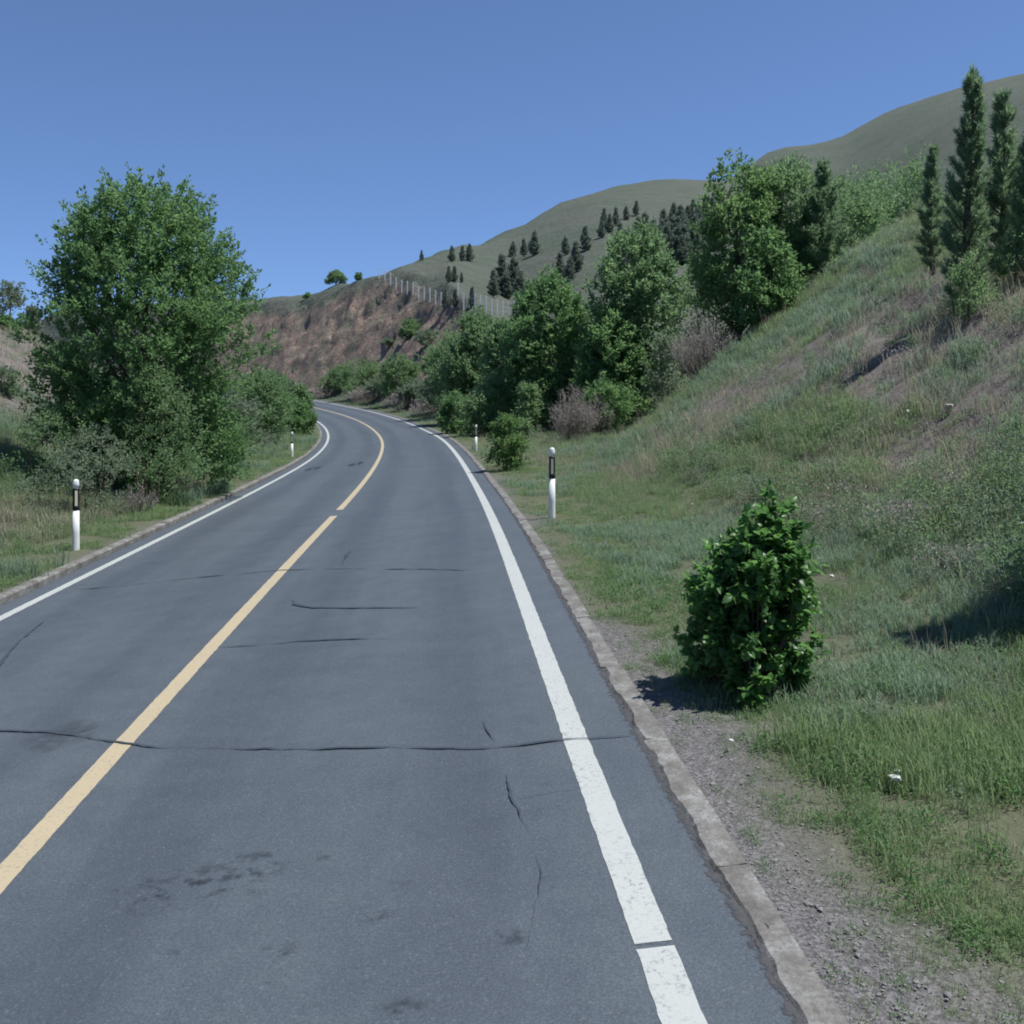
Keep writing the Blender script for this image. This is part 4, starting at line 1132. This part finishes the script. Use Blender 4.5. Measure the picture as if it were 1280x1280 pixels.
prob = prob * np.where((s_ < 9) & (u_ > 0) & (u_ < 7.2), .12 + .88 * sstep(.44, .58, .55 * n4 + .45 * n5), 1)
prob = np.where((u_ < 0) & (u_ > -KERB - .12), prob * 0.6, prob)
lx, ly = (1160 - 640) / FPX * 6.1, 6.1
lush = sstep(1.0, .35, np.hypot((x_ - lx) / 1.2, (y_ - ly) / .8) + (n4 - .5) * 1.3)
prob = np.maximum(prob, lush * .8)
bx, by = (934 - 640) / FPX * 7.55, 7.55
prob = np.maximum(prob, .7 * sstep(.95, .5, np.hypot(x_ - bx - .1, y_ - by)))
keep = rng.random(len(s_)) < prob
lush = lush[keep]
s_, u_, x_, y_, z_, n1, n2, n3, n4, gr, ba = [q[keep] for q in (s_, u_, x_, y_, z_, n1, n2, n3, n4, gr, ba)]
r_ = rng.random(len(s_))
blue = sstep(.48, .58, n3); straw = sstep(.54, .66, n2)
idx = np.where(r_ < .35, 1, np.where(r_ < .75, 2, 0))
isb = rng.random(len(s_)) < blue * .75; idx = np.where(isb, np.where(r_ < .5, 3, 4), idx)
iss = rng.random(len(s_)) < np.clip(straw * .5 + ba * .4, 0.05, .8); idx = np.where(iss, np.where(r_ < .6, 5, 8), idx)
isl = rng.random(len(s_)) < .08; idx = np.where(isl, np.where(r_ < .6, 6, 7), idx)
ist = (rng.random(len(s_)) < .035) & (np.abs(u_) > 6); idx = np.where(ist, 9, idx)
lawn = (u_ > 0) & (u_ < 7.0) & (n1 < .62)
idx = np.where(lawn & (idx == 4), 3, idx)
low = (np.abs(u_) < KERB + 1.2); idx = np.where(low & (r_ < .7), 0, idx)
idx = np.where((lush > .5) & (r_ < .55), 2, np.where((lush > .5) & (r_ < .85), 1, idx))
dist = np.hypot(x_, y_)
scl = rng.uniform(.65, 1.25, len(s_)) * (1 + 0.016 * np.clip(dist - 8, 0, 60)) * np.where(gr > .4, .6, 1) * (0.75 + .5 * n2)
scl = np.where(u_ > 8, scl * 1.2, scl) * np.where((u_ > 0) & (u_ < 7.5) & (lush < .3), .72, 1)
big_w = (np.abs(u_) > 7.3) & (rng.random(len(s_)) < .03); idx = np.where(big_w, rng.choice([10, 11, 11, 12], len(s_)), idx); scl = np.where(big_w, rng.uniform(.6, 1.35, len(s_)), scl)
low_w = (s_ < 12) & (u_ > 0) & (u_ < 7) & (rng.random(len(s_)) < .16); idx = np.where(low_w, 7, idx)
scatter('grass', 'mixed green, grey-green and straw grass on the verges and banks', np.column_stack([x_, y_, z_]), idx, scl, TUFTS)
print('grass tufts', len(s_))

PEB = bpy.data.collections.new('pebbles')
for i in range(4):
    me_ = STONES[i].copy(); me_.materials.append(M['pebble']); PEB.objects.link(bpy.data.objects.new('p%d' % i, me_))
s_, u_, x_, y_ = [np.concatenate(q) for q in zip(grass_points(1, 9, KERB + .02, 6.6, 620), grass_points(9, 18, KERB + .02, 6.0, 160))]
gr, _, _, ba = ground_masks(s_, u_, x_, y_)
keep = rng.random(len(s_)) < np.clip(gr + .3 * ba, 0, 1) * .9
s_, u_, x_, y_ = [q[keep] for q in (s_, u_, x_, y_)]
z_ = ground_su(s_, u_, x_, y_)
scatter('gravel', 'loose grey gravel on the verge beside the right kerb', np.column_stack([x_, y_, z_ + .002]), rng.integers(0, 4, len(s_)), np.clip(rng.lognormal(-5.15, .45, len(s_)), .004, .03), PEB)
print('pebbles', len(s_))
